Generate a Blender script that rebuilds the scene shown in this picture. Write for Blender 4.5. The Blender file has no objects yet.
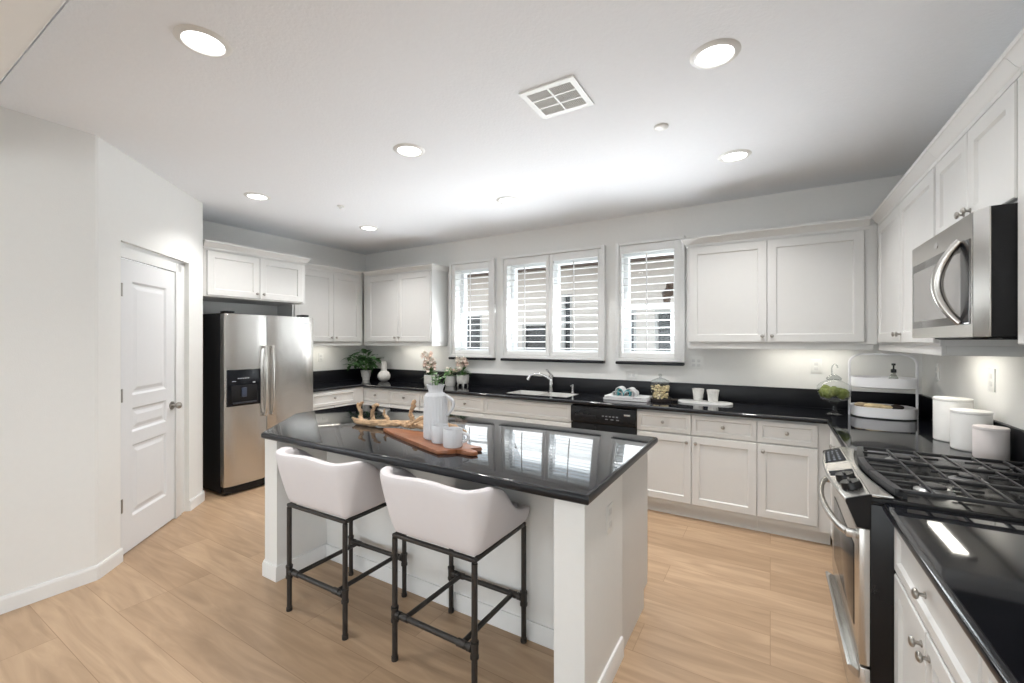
import bpy, bmesh, math, random
from mathutils import Vector, Matrix
random.seed(7)
R = math.radians
sc = bpy.context.scene
COL = sc.collection

# ------------------------------------------------------------------ camera
cam_d = bpy.data.cameras.new('camera'); cam = bpy.data.objects.new('camera', cam_d); COL.objects.link(cam)
cam_d.sensor_width = 36.0; cam_d.lens = 432.0/1024*36.0; cam_d.shift_y = -1.0/1024
cam_d.clip_start = 0.02
cam.location = (0, 0, 1.475); cam.rotation_euler = (R(90), 0, R(30.87))
sc.camera = cam
sc.cycles.transparent_max_bounces = 24
# ------------------------------------------------------------------ view
sc.view_settings.view_transform = 'Standard'; sc.view_settings.look = 'None'
sc.view_settings.gamma = 1.0; sc.view_settings.exposure = 0.13
sc.view_settings.use_curve_mapping = False
# ------------------------------------------------------------------ world: bright hazy sky
w = bpy.data.worlds.new('world'); sc.world = w; w.use_nodes = True
nt = w.node_tree; nt.nodes.clear()
wo = nt.nodes.new('ShaderNodeOutputWorld'); bg = nt.nodes.new('ShaderNodeBackground')
tc = nt.nodes.new('ShaderNodeTexCoord'); sp = nt.nodes.new('ShaderNodeSeparateXYZ'); rp = nt.nodes.new('ShaderNodeValToRGB')
nt.links.new(tc.outputs['Generated'], sp.inputs[0]); nt.links.new(sp.outputs['Z'], rp.inputs[0])
rp.color_ramp.elements[0].color = (1.0, 1.0, 1.0, 1); rp.color_ramp.elements[1].color = (0.62, 0.78, 1.0, 1)
nt.links.new(rp.outputs[0], bg.inputs[0]); bg.inputs[1].default_value = 2.2
nt.links.new(bg.outputs[0], wo.inputs[0])

# ------------------------------------------------------------------ large area lights: fills added at the unseen great-room glass, and window daylight
def area(name, loc, rot, sx, sy, power, color=(1, 1, 1), spread=180):
    l = bpy.data.lights.new(name, 'AREA'); l.shape = 'RECTANGLE'; l.size = sx; l.size_y = sy
    l.energy = power; l.color = color; l.spread = R(spread)
    o = bpy.data.objects.new(name, l); COL.objects.link(o); o.location = loc; o.rotation_euler = rot
    return o
# (added fill lamps behind the camera, tilted up to brighten the kitchen ceiling)
area('great_room_fill', (-1.4, -4.80, 1.20), (R(90+38), 0, 0), 5.4, 1.5, 38, (0.90, 0.955, 1.0))
area('side_glass_fill', (3.36, -2.2, 1.3), (R(90+25), 0, R(90)), 2.9, 1.5, 60, (0.90, 0.955, 1.0))
area('left_glass_fill', (-5.88, -2.2, 1.3), (R(90+25), 0, R(-90)), 2.9, 1.5, 46, (0.90, 0.955, 1.0))  # added to light the cabinets on the right wall
for k, x, wx, pw in ((1, -3.17, .56, 1), (2, -2.10, 1.16, 2), (3, -1.04, .56, 1.5)):
    area('daylight_window_%d' % k, (x, 4.64, 1.80), (R(-90-20), 0, 0), wx, 1.0, 6*pw, (.93, .97, 1))
    # lamps added inside the shutters, imitating louver bounce to brighten the ceiling
    area('louver_fill_%d' % k, (x, 4.26, 1.52), (R(-90-38), 0, R((2-k)*-28)), wx, .8, 6.3*pw, (.93, .97, 1), 92)

# ================================================================== materials
MATS = {}
def newmat(name):
    m = bpy.data.materials.new(name); m.use_nodes = True
    return m, m.node_tree, m.node_tree.nodes['Principled BSDF']
def mat(name, col, rough=.5, metal=0., spec=.5, noise=0., nscale=30., bump=0., bscale=200., coat=0., ior=None, stretch=None):
    """A procedural material: a faint noise in the colour and an optional bump."""
    if name in MATS: return MATS[name]
    m, t, b = newmat(name)
    b.inputs['Base Color'].default_value = (*col, 1); b.inputs['Roughness'].default_value = rough
    b.inputs['Metallic'].default_value = metal; b.inputs['Specular IOR Level'].default_value = spec
    b.inputs['Coat Weight'].default_value = coat; b.inputs['Coat Roughness'].default_value = .03
    if ior: b.inputs['IOR'].default_value = ior
    co = t.nodes.new('ShaderNodeTexCoord'); src = co.outputs['Object']
    if stretch:
        mp = t.nodes.new('ShaderNodeMapping'); mp.inputs['Scale'].default_value = stretch
        t.links.new(src, mp.inputs[0]); src = mp.outputs[0]
    n = t.nodes.new('ShaderNodeTexNoise'); n.inputs['Scale'].default_value = nscale; n.inputs['Detail'].default_value = 4
    t.links.new(src, n.inputs['Vector'])
    mx = t.nodes.new('ShaderNodeMix'); mx.data_type = 'RGBA'
    k = max(noise, .015)
    mx.inputs['A'].default_value = tuple(max(0, c*(1-k)) for c in col)+(1,)
    mx.inputs['B'].default_value = tuple(min(1, c*(1+k)) for c in col)+(1,)
    t.links.new(n.outputs['Fac'], mx.inputs['Factor']); t.links.new(mx.outputs['Result'], b.inputs['Base Color'])
    if bump:
        n2 = t.nodes.new('ShaderNodeTexNoise'); n2.inputs['Scale'].default_value = bscale; n2.inputs['Detail'].default_value = 3
        t.links.new(src, n2.inputs['Vector'])
        bp = t.nodes.new('ShaderNodeBump'); bp.inputs['Strength'].default_value = bump; bp.inputs['Distance'].default_value = .002
        t.links.new(n2.outputs['Fac'], bp.inputs['Height']); t.links.new(bp.outputs[0], b.inputs['Normal'])
    MATS[name] = m
    return m
WALL = mat('wall_paint', (.80, .795, .775), .7, spec=.25, bump=.25, bscale=160)
CEIL = mat('ceiling_paint', (.87, .89, .92), .8, spec=.2, bump=.9, bscale=75)
TRIM = mat('trim_paint', (.80, .80, .79), .35)
CAB = mat('cabinet_paint', (.67, .665, .65), .42, spec=.4)
DOORP = mat('door_paint', (.74, .745, .755), .45, spec=.35)
SHUT = mat('shutter_paint', (.80, .80, .79), .4)
NICKEL = mat('brushed_nickel', (.42, .40, .37), .28, 1.0)
CHROME = mat('chrome', (.75, .75, .76), .1, 1.0)
STEEL = mat('brushed_steel', (.60, .58, .555), .26, 1.0, noise=.05, nscale=6, bump=.12, bscale=60, stretch=(1, 1, 40))
STEELH = mat('brushed_steel_range', (.60, .58, .55), .25, 1.0, noise=.05, nscale=6)
BLACK = mat('black_enamel', (.008, .008, .009), .25, spec=.3)
BLACKM = mat('black_texture', (.010, .010, .011), .55, spec=.25, bump=.3, bscale=400)
IRON = mat('cast_iron', (.02, .02, .022), .42, bump=.4, bscale=500)
DARKGLASS = mat('dark_glass', (.006, .007, .010), .16, spec=.3)
MWGLASS = mat('microwave_glass', (.16, .155, .15), .12, .55)
PIPE = mat('gunmetal_pipe', (.05, .046, .043), .42, .6, noise=.15, nscale=60)
FABRIC = mat('off_white_fabric', (.69, .655, .66), .85, spec=.2, bump=.35, bscale=900)
PORC = mat('white_porcelain', (.78, .78, .77), .3, coat=.3)
CERAM = mat('white_ribbed_ceramic', (.58, .585, .605), .42, bump=.2, bscale=60)
MATTEW = mat('matte_white_ceramic', (.74, .73, .71), .6)
POTG = mat('pale_grey_ceramic', (.56, .55, .52), .6, noise=.15, nscale=40)
PINKW = mat('warm_white_ceramic', (.76, .70, .68), .6)
PLASTIC = mat('white_plastic', (.78, .78, .76), .4)
SOIL = mat('soil', (.05, .035, .025), .95, noise=.4, nscale=90)
LEAF = mat('green_leaf', (.10, .22, .06), .42, noise=.5, nscale=14)
LEAF2 = mat('dark_green_leaf', (.065, .15, .05), .42, noise=.6, nscale=9)
MOSS = mat('moss', (.17, .20, .055), .95, noise=.6, nscale=60, bump=1.0, bscale=250)
PETAL = mat('pink_petal', (.82, .64, .56), .6, noise=.15)
PETALW = mat('cream_petal', (.82, .76, .68), .6)
DRIFT = mat('driftwood', (.40, .265, .155), .8, noise=.9, nscale=22, bump=1.0, bscale=45, stretch=(1, 3, 3))
BOARD = mat('acacia_board', (.235, .085, .034), .38, noise=.6, nscale=5, stretch=(1.5, 9, 2))
TOAST = mat('golden_rusk', (.74, .58, .34), .8, noise=.4, nscale=40)
TEAL = mat('teal_page', (.05, .34, .38), .5)
PAPER = mat('paper', (.62, .62, .62), .6)
PAPERG = mat('printed_cover', (.40, .38, .40), .45, noise=.9, nscale=45)
VENTD = mat('vent_dark', (.10, .10, .10), .8)
STUCCO = mat('beige_stucco', (.60, .53, .47), .9, noise=.1, nscale=5, bump=.4, bscale=40)
STUCCOD = mat('neighbour_trim', (.42, .40, .37), .7)
ROOFM = mat('roof_tile', (.16, .11, .085), .85, noise=.4)
NWIN = mat('neighbour_window', (.02, .022, .025), .15)
CONC = mat('concrete_ground', (.33, .31, .29), .9, noise=.2, nscale=8)
STONE = mat('white_marble', (.76, .755, .74), .25, noise=.06, nscale=7)
WICK = mat('dark_wicker', (.03, .022, .018), .6)
VINYL = mat('window_vinyl', (.80, .81, .82), .4)
BRONZE = mat('bronze', (.10, .06, .04), .5, .6)
SINKM = mat('satin_sink_steel', (.72, .71, .69), .5, .35)
BEDROCK = mat('weathered_wood', (.42, .33, .22), .8, noise=.5, nscale=30)

def granite(name, rough, ior):
    m, t, b = newmat(name)
    co = t.nodes.new('ShaderNodeTexCoord')
    v = t.nodes.new('ShaderNodeTexNoise'); v.inputs['Scale'].default_value = 420; v.inputs['Detail'].default_value = 2
    t.links.new(co.outputs['Object'], v.inputs['Vector'])
    r = t.nodes.new('ShaderNodeValToRGB'); e = r.color_ramp.elements
    e[0].position = .66; e[0].color = (.007, .0075, .010, 1); e[1].position = .8; e[1].color = (.05, .052, .06, 1)
    t.links.new(v.outputs['Fac'], r.inputs[0]); t.links.new(r.outputs[0], b.inputs['Base Color'])
    b.inputs['Roughness'].default_value = rough; b.inputs['IOR'].default_value = ior
    return m
GRAN = granite('black_granite', .045, 1.75)
SPLASH = granite('honed_backsplash_granite', .32, 1.4)
GEDGE = granite('granite_edge', .3, 1.4)
def floor_mat():
    m, t, b = newmat('oak_planks')
    L = t.links.new
    g = t.nodes.new('ShaderNodeNewGeometry')
    br = t.nodes.new('ShaderNodeTexBrick'); br.offset = .37; br.offset_frequency = 3
    br.inputs['Scale'].default_value = 1; br.inputs['Brick Width'].default_value = 1.52; br.inputs['Row Height'].default_value = .2285
    br.inputs['Mortar Size'].default_value = .0016; br.inputs['Mortar Smooth'].default_value = .4; br.inputs['Bias'].default_value = -.1
    br.inputs['Color1'].default_value = (.47, .33, .215, 1); br.inputs['Color2'].default_value = (.385, .262, .165, 1)
    br.inputs['Mortar'].default_value = (.29, .185, .11, 1)
    L(g.outputs['Position'], br.inputs['Vector'])
    mp = t.nodes.new('ShaderNodeMapping'); mp.inputs['Scale'].default_value = (1.1, 9, 1)
    L(g.outputs['Position'], mp.inputs[0])
    # each plank's grain is shifted by its own colour
    ad = t.nodes.new('ShaderNodeVectorMath'); ad.operation = 'ADD'
    sc_ = t.nodes.new('ShaderNodeVectorMath'); sc_.operation = 'SCALE'; sc_.inputs['Scale'].default_value = 47
    L(br.outputs['Color'], sc_.inputs[0]); L(mp.outputs[0], ad.inputs[0]); L(sc_.outputs[0], ad.inputs[1])
    n = t.nodes.new('ShaderNodeTexNoise'); n.inputs['Scale'].default_value = 1.6; n.inputs['Detail'].default_value = 7; n.inputs['Distortion'].default_value = 1.3
    L(ad.outputs[0], n.inputs['Vector'])
    r = t.nodes.new('ShaderNodeValToRGB'); e = r.color_ramp.elements
    e[0].position = .32; e[0].color = (.82, .79, .76, 1); e[1].position = .68; e[1].color = (1.1, 1.09, 1.07, 1)
    L(n.outputs['Fac'], r.inputs[0])
    mx = t.nodes.new('ShaderNodeMix'); mx.data_type = 'RGBA'; mx.blend_type = 'MULTIPLY'; mx.inputs['Factor'].default_value = 1
    L(br.outputs['Color'], mx.inputs['A']); L(r.outputs[0], mx.inputs['B']); L(mx.outputs['Result'], b.inputs['Base Color'])
    b.inputs['Roughness'].default_value = .42; b.inputs['Specular IOR Level'].default_value = .4
    return m
FLOOR = floor_mat()
def glassmat(name, tint=(.96, .98, .98), rough=.0):
    m = bpy.data.materials.new(name); m.use_nodes = True; t = m.node_tree; t.nodes.clear()
    o = t.nodes.new('ShaderNodeOutputMaterial'); mx = t.nodes.new('ShaderNodeMixShader')
    tr = t.nodes.new('ShaderNodeBsdfTransparent'); tr.inputs[0].default_value = (*tint, 1)
    gl = t.nodes.new('ShaderNodeBsdfGlossy'); gl.inputs['Roughness'].default_value = rough
    fr = t.nodes.new('ShaderNodeLayerWeight'); pw = t.nodes.new('ShaderNodeMath'); pw.operation = 'POWER'; pw.inputs[1].default_value = 5
    ma = t.nodes.new('ShaderNodeMath'); ma.operation = 'MULTIPLY_ADD'; ma.inputs[1].default_value = .7; ma.inputs[2].default_value = .035
    fr.inputs[0].default_value = .5
    t.links.new(fr.outputs['Facing'], pw.inputs[0]); t.links.new(pw.outputs[0], ma.inputs[0]); t.links.new(ma.outputs[0], mx.inputs[0]); t.links.new(tr.outputs[0], mx.inputs[1]); t.links.new(gl.outputs[0], mx.inputs[2])
    t.links.new(mx.outputs[0], o.inputs[0])
    return m
GLASS = glassmat('window_glass'); JAR = glassmat('jar_glass', (.975, .985, .98), .02)
def emis(name, col, st):
    m, t, b = newmat(name)
    b.inputs['Base Color'].default_value = (*col, 1); b.inputs['Emission Color'].default_value = (*col, 1); b.inputs['Emission Strength'].default_value = st
    return m
LAMP = emis('lamp_diffuser', (1, .99, .97), 6.0)
STRIP = emis('under_cabinet_diffuser', (1, .97, .88), 5.0)
DISPLAY = emis('blue_display', (.12, .2, .4), .25)

# ================================================================== mesh helpers
ORG = {}
class MB:
    def __init__(s): s.bm = bmesh.new()
    def box(s, x0, x1, y0, y1, z0, z1, bev=0., seg=2):
        if x0 > x1: x0, x1 = x1, x0
        if y0 > y1: y0, y1 = y1, y0
        if z0 > z1: z0, z1 = z1, z0
        r = bmesh.ops.create_cube(s.bm, size=1)
        vs = r['verts']
        for v in vs:
            v.co = Vector(((x0+x1)/2+v.co.x*(x1-x0), (y0+y1)/2+v.co.y*(y1-y0), (z0+z1)/2+v.co.z*(z1-z0)))
        if bev:
            es = {e for v in vs for e in v.link_edges}
            bmesh.ops.bevel(s.bm, geom=list(es), offset=bev, segments=seg, affect='EDGES', profile=.5)
        return s
    def cyl(s, p0, p1, r0, r1=None, n=20, caps=True):
        r1 = r0 if r1 is None else r1
        p0 = Vector(p0); p1 = Vector(p1); d = (p1-p0)
        L = d.length; q = d.normalized().to_track_quat('Z', 'Y').to_matrix().to_4x4()
        M = Matrix.Translation((p0+p1)/2) @ q
        bmesh.ops.create_cone(s.bm, cap_ends=caps, segments=n, radius1=r0, radius2=r1, depth=L, matrix=M)
        return s
    def sphere(s, c, r, n=12, sc_=(1, 1, 1)):
        M = Matrix.Translation(c) @ Matrix.Diagonal((*sc_, 1))
        bmesh.ops.create_uvsphere(s.bm, u_segments=n, v_segments=max(6, n//2+2), radius=r, matrix=M)
        return s
    def tube(s, pts, rad, n=10, closed=False, caps=True):
        pts = [Vector(p) for p in pts]; N = len(pts)
        rad = [rad]*N if not hasattr(rad, '__len__') else rad
        rings = []; up = None
        for i in range(N):
            a = pts[(i-1) % N] if (closed or i > 0) else pts[i]
            b = pts[(i+1) % N] if (closed or i < N-1) else pts[i]
            t = (b-a).normalized()
            if up is None:
                up = Vector((0, 0, 1)) if abs(t.z) < .9 else Vector((1, 0, 0))
            side = t.cross(up)
            if side.length < 1e-4: side = t.cross(Vector((0, 1, 0)))
            side.normalize(); up = side.cross(t).normalized()
            rings.append([s.bm.verts.new(pts[i]+(side*math.cos(2*math.pi*k/n)+up*math.sin(2*math.pi*k/n))*rad[i]) for k in range(n)])
        M = N if closed else N-1
        for i in range(M):
            A, B = rings[i], rings[(i+1) % N]
            for k in range(n):
                s.bm.faces.new((A[k], A[(k+1) % n], B[(k+1) % n], B[k]))
        if caps and not closed:
            s.bm.faces.new(rings[0][::-1]); s.bm.faces.new(rings[-1])
        return s
    def lathe(s, prof, c=(0, 0, 0), n=28, rib=0, amp=0.):
        """prof: (r, z) from bottom to top; ends with r=0 close."""
        rings = []
        for r, z in prof:
            if r < 1e-5: rings.append([s.bm.verts.new((c[0], c[1], c[2]+z))])
            else:
                ring = []
                for k in range(n):
                    a = 2*math.pi*k/n; rr = r*(1+amp*math.cos(rib*a)) if rib else r
                    ring.append(s.bm.verts.new((c[0]+rr*math.cos(a), c[1]+rr*math.sin(a), c[2]+z)))
                rings.append(ring)
        for A, B in zip(rings, rings[1:]):
            if len(A) == 1 and len(B) == 1: continue
            for k in range(n):
                k2 = (k+1) % n
                if len(A) == 1: s.bm.faces.new((A[0], B[k2], B[k]))
                elif len(B) == 1: s.bm.faces.new((A[k], A[k2], B[0]))
                else: s.bm.faces.new((A[k], A[k2], B[k2], B[k]))
        return s
    def prism(s, poly, z0, z1, bev=0., seg=3):
        """extrude an xy polygon from z0 to z1"""
        lo = [s.bm.verts.new((x, y, z0)) for x, y in poly]; hi = [s.bm.verts.new((x, y, z1)) for x, y in poly]
        n = len(poly); fs = [s.bm.faces.new(lo[::-1]), s.bm.faces.new(hi)]
        for k in range(n): fs.append(s.bm.faces.new((lo[k], lo[(k+1) % n], hi[(k+1) % n], hi[k])))
        if bev:
            es = {e for f in fs[:2] for e in f.edges}
            bmesh.ops.bevel(s.bm, geom=list(es), offset=bev, segments=seg, affect='EDGES', profile=.5)
        return s
    def prism_x(s, poly, x0, x1, bev=0.):
        """extrude a (y, z) polygon along x"""
        lo = [s.bm.verts.new((x0, y, z)) for y, z in poly]; hi = [s.bm.verts.new((x1, y, z)) for y, z in poly]
        n = len(poly); fs = [s.bm.faces.new(lo[::-1]), s.bm.faces.new(hi)]
        for k in range(n): fs.append(s.bm.faces.new((lo[k], lo[(k+1) % n], hi[(k+1) % n], hi[k])))
        if bev: bmesh.ops.bevel(s.bm, geom=list({e for f in fs for e in f.edges}), offset=bev, segments=2, affect='EDGES')
        return s
    def prism_y(s, poly, y0, y1, bev=0.):
        """extrude an (x, z) polygon along y"""
        lo = [s.bm.verts.new((x, y0, z)) for x, z in poly]; hi = [s.bm.verts.new((x, y1, z)) for x, z in poly]
        n = len(poly); fs = [s.bm.faces.new(lo[::-1]), s.bm.faces.new(hi)]
        for k in range(n): fs.append(s.bm.faces.new((lo[k], lo[(k+1) % n], hi[(k+1) % n], hi[k])))
        if bev: bmesh.ops.bevel(s.bm, geom=list({e for f in fs for e in f.edges}), offset=bev, segments=2, affect='EDGES')
        return s
    def sweep(s, path, prof):
        """prof (out, z) swept along an xy path; out is to the right of travel; mitred corners"""
        P = [Vector((x, y)) for x, y in path]; rings = []
        for i, p in enumerate(P):
            ns = []
            if i > 0: d = (P[i]-P[i-1]).normalized(); ns.append(Vector((d.y, -d.x)))
            if i < len(P)-1: d = (P[i+1]-P[i]).normalized(); ns.append(Vector((d.y, -d.x)))
            m = ns[0] if len(ns) == 1 else (ns[0]+ns[1])/(1+ns[0].dot(ns[1]))
            rings.append([s.bm.verts.new((p.x+m.x*o, p.y+m.y*o, z)) for o, z in prof])
        n = len(prof)
        for A, B in zip(rings, rings[1:]):
            for k in range(n): s.bm.faces.new((A[k], A[(k+1) % n], B[(k+1) % n], B[k]))
        s.bm.faces.new(rings[0][::-1]); s.bm.faces.new(rings[-1])
        return s
    def panel(s, x0, x1, z0, z1, y=0., th=.02, border=.055, step=.010, slope=.008, edge=.004):
        """a cabinet door or drawer front: back at y, face at y-th, recessed field with sloped edges"""
        def ring(i, yy): return [s.bm.verts.new(c) for c in ((x0+i, yy, z0+i), (x1-i, yy, z0+i), (x1-i, yy, z1-i), (x0+i, yy, z1-i))]
        rs = [ring(0, y), ring(0, y-th+edge), ring(edge, y-th), ring(border, y-th), ring(border+slope, y-th+step)]
        for A, B in zip(rs, rs[1:]):
            for k in range(4): s.bm.faces.new((A[k], A[(k+1) % 4], B[(k+1) % 4], B[k]))
        s.bm.faces.new(rs[0][::-1]); s.bm.faces.new(rs[-1])
        return s
    def build(s, name, m, parent=None, smooth=True, sub=0, off=None):
        me = bpy.data.meshes.new(name)
        bmesh.ops.recalc_face_normals(s.bm, faces=s.bm.faces[:])
        if off is None and parent is not None:
            r = parent
            while r.parent: r = r.parent
            off = ORG.get(r.name)
        if off is not None:
            bmesh.ops.translate(s.bm, verts=s.bm.verts[:], vec=-Vector(off))
        s.bm.to_mesh(me); s.bm.free()
        me.materials.append(m)
        if smooth:
            for p in me.polygons: p.use_smooth = True
            try: me.set_sharp_from_angle(angle=R(35))
            except Exception: pass
        o = bpy.data.objects.new(name, me); COL.objects.link(o)
        if parent is not None: o.parent = parent
        elif off is not None: o.location = off
        if sub:
            md = o.modifiers.new('subsurf', 'SUBSURF'); md.levels = sub; md.render_levels = sub
        return o
def edge_faces(o, m, zlim=.5):
    """give the rounded edge faces of a slab their own finish"""
    o.data.materials.append(m)
    for p in o.data.polygons:
        if p.normal.z < zlim: p.material_index = 1
    return o
def tag(o, label=None, cat=None, group=None, kind=None):
    if label: o['label'] = label
    if cat: o['category'] = cat
    if group: o['group'] = group
    if kind: o['kind'] = kind
    return o
def thing(name, label, cat, loc, rotz=0, group=None, local=False, kind=None):
    """Empty at the thing's base; unless local, its parts are authored in world coordinates"""
    o = bpy.data.objects.new(name, None); COL.objects.link(o); o.location = loc; o.rotation_euler = (0, 0, rotz)
    o.empty_display_size = .05
    tag(o, label, cat, group, kind)
    if not local: ORG[o.name] = tuple(loc)
    return o
def single(mb, name, m, label, cat, loc, group=None, sub=0, smooth=True):
    """a thing that is one mesh, authored in world coordinates"""
    return tag(mb.build(name, m, None, smooth, sub, off=loc), label, cat, group)
def struct(mb, name, m, parent=None, smooth=False):
    o = mb.build(name, m, parent, smooth)
    if parent is None: o['kind'] = 'structure'
    return o
def copy_tree(o, parent=None):
    kids = [c for c in bpy.data.objects if c.parent == o]
    c = o.copy(); COL.objects.link(c); c.parent = parent
    for k in kids: copy_tree(k, c)
    return c
def rects(xs, zs, holes):
    """cells of a grid that are not in any hole"""
    X = sorted(set(xs)|{h[0] for h in holes}|{h[1] for h in holes}); Z = sorted(set(zs)|{h[2] for h in holes}|{h[3] for h in holes})
    for x0, x1 in zip(X, X[1:]):
        for z0, z1 in zip(Z, Z[1:]):
            cx, cz = (x0+x1)/2, (z0+z1)/2
            if not any(h[0] < cx < h[1] and h[2] < cz < h[3] for h in holes): yield x0, x1, z0, z1

# ================================================================== room shell
XL, XR, YB, ZC, YD = -5.12, .98, 4.36, 2.74, .535
A_ = (-3.56, .965); B_ = (-4.47, 1.94)
WZ0, WZ1 = 1.32, 2.38
HOLES = [(-3.44, -2.90, WZ0, WZ1), (-2.68, -1.525, WZ0, WZ1), (-1.31, -.77, WZ0, WZ1)]
b = MB(); b.box(-6.6, 4.2, -5.2, 4.60, -.12, 0); struct(b, 'floor', FLOOR)
b = MB()
for x0, x1, z0, z1 in rects([XL-.15, XR+.15], [0, ZC], HOLES): b.box(x0, x1, YB, YB+.2, z0, z1)
bmesh.ops.remove_doubles(b.bm, verts=b.bm.verts[:], dist=1e-5)
struct(b, 'wall_back', WALL)
b = MB(); b.box(XR, XR+.15, YD, YB, 0, ZC); struct(b, 'wall_right', WALL)
# left side: alcove wall, return beside the fridge, diagonal pantry wall with its opening, then the wall towards the great room
b = MB(); b.box(XL-.15, XL, 1.95, YB, 0, ZC); struct(b, 'wall_left', WALL)
dv = Vector((B_[0]-A_[0], B_[1]-A_[1])); DL = dv.length; du = dv/DL; dn = Vector((du.y, -du.x))   # dn points into the room
if dn.x < 0: dn = -dn
DANG = math.atan2(du.y, du.x)
def dpt(s, o=0): return (A_[0]+du.x*s+dn.x*o, A_[1]+du.y*s+dn.y*o)
S0, S1, SZ = .232, 1.105, 2.145
b = MB()
back = .14
b.prism([dpt(S1), dpt(DL-.02), (B_[0]-.006, B_[1]+.006), (B_[0]-.022, 1.957), (XL, 1.957), (XL, 1.84), dpt(S1, -back)], 0, SZ)
b.prism([dpt(.024), dpt(S0), dpt(S0, -back), (-3.70, .95), (-3.70, YD), (-3.568, YD), (-3.568, .966)], 0, SZ)
b.prism([(-3.568, YD), (-3.568, .966), dpt(.024), dpt(DL-.02), (B_[0]-.006, B_[1]+.006), (B_[0]-.022, 1.957), (XL, 1.957), (XL, 1.84), (-4.5, 1.7), (-3.70, .95), (-3.70, YD)], SZ, ZC)
struct(b, 'wall_pantry', WALL)
# ceiling and the higher great-room ceiling with the fascia between them
b = MB(); b.box(XL-.15, XR+.15, YD, YB+.2, ZC, ZC+.12); struct(b, 'ceiling', CEIL)
b = MB(); b.box(-6.0, 3.55, YD-.02, YD+.12, ZC+.12, 3.6)
b.box(-6.0, -3.70, YD, YD+.12, 0, ZC+.12); b.box(XR+.0, 3.55, YD-.12, YD, 0, ZC+.12)
struct(b, 'wall_divider', WALL)
b = MB(); b.box(-6.0, 3.55, .03, .408, 2.44, 3.5, .012, 3); b.box(-6.0, 3.55, .409, YD-.021, ZC, 3.5); struct(b, 'ceiling_header', WALL)
b = MB(); b.box(-6.0, 3.55, -5.0, YD+.12, 3.5, 3.6); struct(b, 'ceiling_great_room', CEIL)
b = MB()
for y0, y1, z0, z1 in rects([-5.0, YD+.12], [0, 3.6], [(-3.7, -.7, .45, 2.7)]): b.box(-6.1, -6.0, y0, y1, z0, z1)
struct(b, 'wall_great_room_left', WALL)
wn = thing('window_6', None, None, (-6.05, -2.2, .45), kind='structure')  # unseen window, added to go with the left fill lamp
b = MB()
for y in (-3.7, -2.23, -.76): b.box(-6.08, -6.02, y, y+.06, .45, 2.7)
b.box(-6.08, -6.02, -3.7, -.7, .45, .51); b.box(-6.08, -6.02, -3.7, -.7, 2.64, 2.70)
b.build('frame', VINYL, wn); b = MB(); b.box(-6.053, -6.047, -3.69, -.71, .46, 2.69); b.build('pane', GLASS, wn)
b = MB()
for y0, y1, z0, z1 in rects([-5.0, YD], [0, 3.6], [(-3.7, -.7, .45, 2.7)]): b.box(3.45, 3.55, y0, y1, z0, z1)
struct(b, 'wall_great_room_right', WALL)
b = MB()
for x0, x1, z0, z1 in rects([-6.0, 3.55], [0, 3.6], [(-4.2, 1.4, .30, 2.75)]): b.box(x0, x1, -5.1, -5.0, z0, z1)
struct(b, 'wall_great_room_back', WALL)
wn = thing('window_4', None, None, (-1.4, -5.05, .3), kind='structure')
b = MB()
for x in (-4.2, -2.33, -.47, 1.36): b.box(x, x+.06, -5.08, -5.02, .30, 2.75)
b.box(-4.2, 1.4, -5.08, -5.02, .30, .36); b.box(-4.2, 1.4, -5.08, -5.02, 2.69, 2.75)
b.build('frame', VINYL, wn); b = MB(); b.box(-4.2, 1.4, -5.053, -5.047, .31, 2.74); b.build('pane', GLASS, wn)
wn = thing('window_5', None, None, (3.5, -2.2, .45), kind='structure')
b = MB()
for y in (-3.7, -2.23, -.76): b.box(3.47, 3.53, y, y+.06, .45, 2.7)
b.box(3.47, 3.53, -3.7, -.7, .45, .51); b.box(3.47, 3.53, -3.7, -.7, 2.64, 2.70)
b.build('frame', VINYL, wn); b = MB(); b.box(3.497, 3.503, -3.69, -.71, .46, 2.69); b.build('pane', GLASS, wn)

# baseboards
BP = [(0, 0), (.014, 0), (.014, .075), (.009, .09), (0, .09)]
def baseboard(name, path):
    b = MB(); b.sweep(path, BP); struct(b, name, TRIM)
# travel so that the room is on the right
baseboard('baseboard_left', [(-3.568, YD+.002), (-3.568, .966), dpt(.024), dpt(S0)])
baseboard('baseboard_alcove', [dpt(S1), dpt(DL-.02), (B_[0]-.006, B_[1]+.006), (B_[0]-.022, 1.957), (-4.62, 1.957)])

# pantry door
def diag(name, label=None):
    o = bpy.data.objects.new(name, None); COL.objects.link(o); o.location = (*dpt(0), 0); o.rotation_euler = (0, 0, DANG)
    return o
# local frame of the diagonal wall: +x along the wall, the room is at -y or +y
LS = 1 if (Matrix.Rotation(DANG, 2) @ Vector((0, 1))).dot(dn) > 0 else -1
def by(o): return o*LS     # o metres into the room -> local y
jam = diag('trim_1'); jam['kind'] = 'structure'
def dbox(b, s0, s1, o0, o1, z0, z1, bev=0.): b.box(s0, s1, by(o0), by(o1), z0, z1, bev)
b = MB(); dbox(b, S0, .281, -.05, -.028, 0, SZ, .002); b.build('jamb', TRIM, jam)
b = MB(); dbox(b, .945, 1.035, -.05, -.022, 0, 2.115, .003); dbox(b, .945, .96, -.06, -.018, 0, 2.115, .002); dbox(b, 1.035, S1, -.13, -.036, 0, SZ); b.build('jamb', TRIM, jam)
b = MB(); dbox(b, S0, 1.035, -.05, -.022, 2.042, 2.115, .003); dbox(b, S0, S1, -.13, -.036, 2.115, SZ); b.build('head', TRIM, jam)
dr = diag('door_1'); dr['kind'] = 'structure'
b = MB()
D0, D1, DZ0, DZ1 = .285, .943, .012, 2.036
def rect_ring(b, x0, x1, z0, z1, i, y): return [b.bm.verts.new(c) for c in ((x0+i, y, z0+i), (x1-i, y, z0+i), (x1-i, y, z1-i), (x0+i, y, z1-i))]
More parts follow.
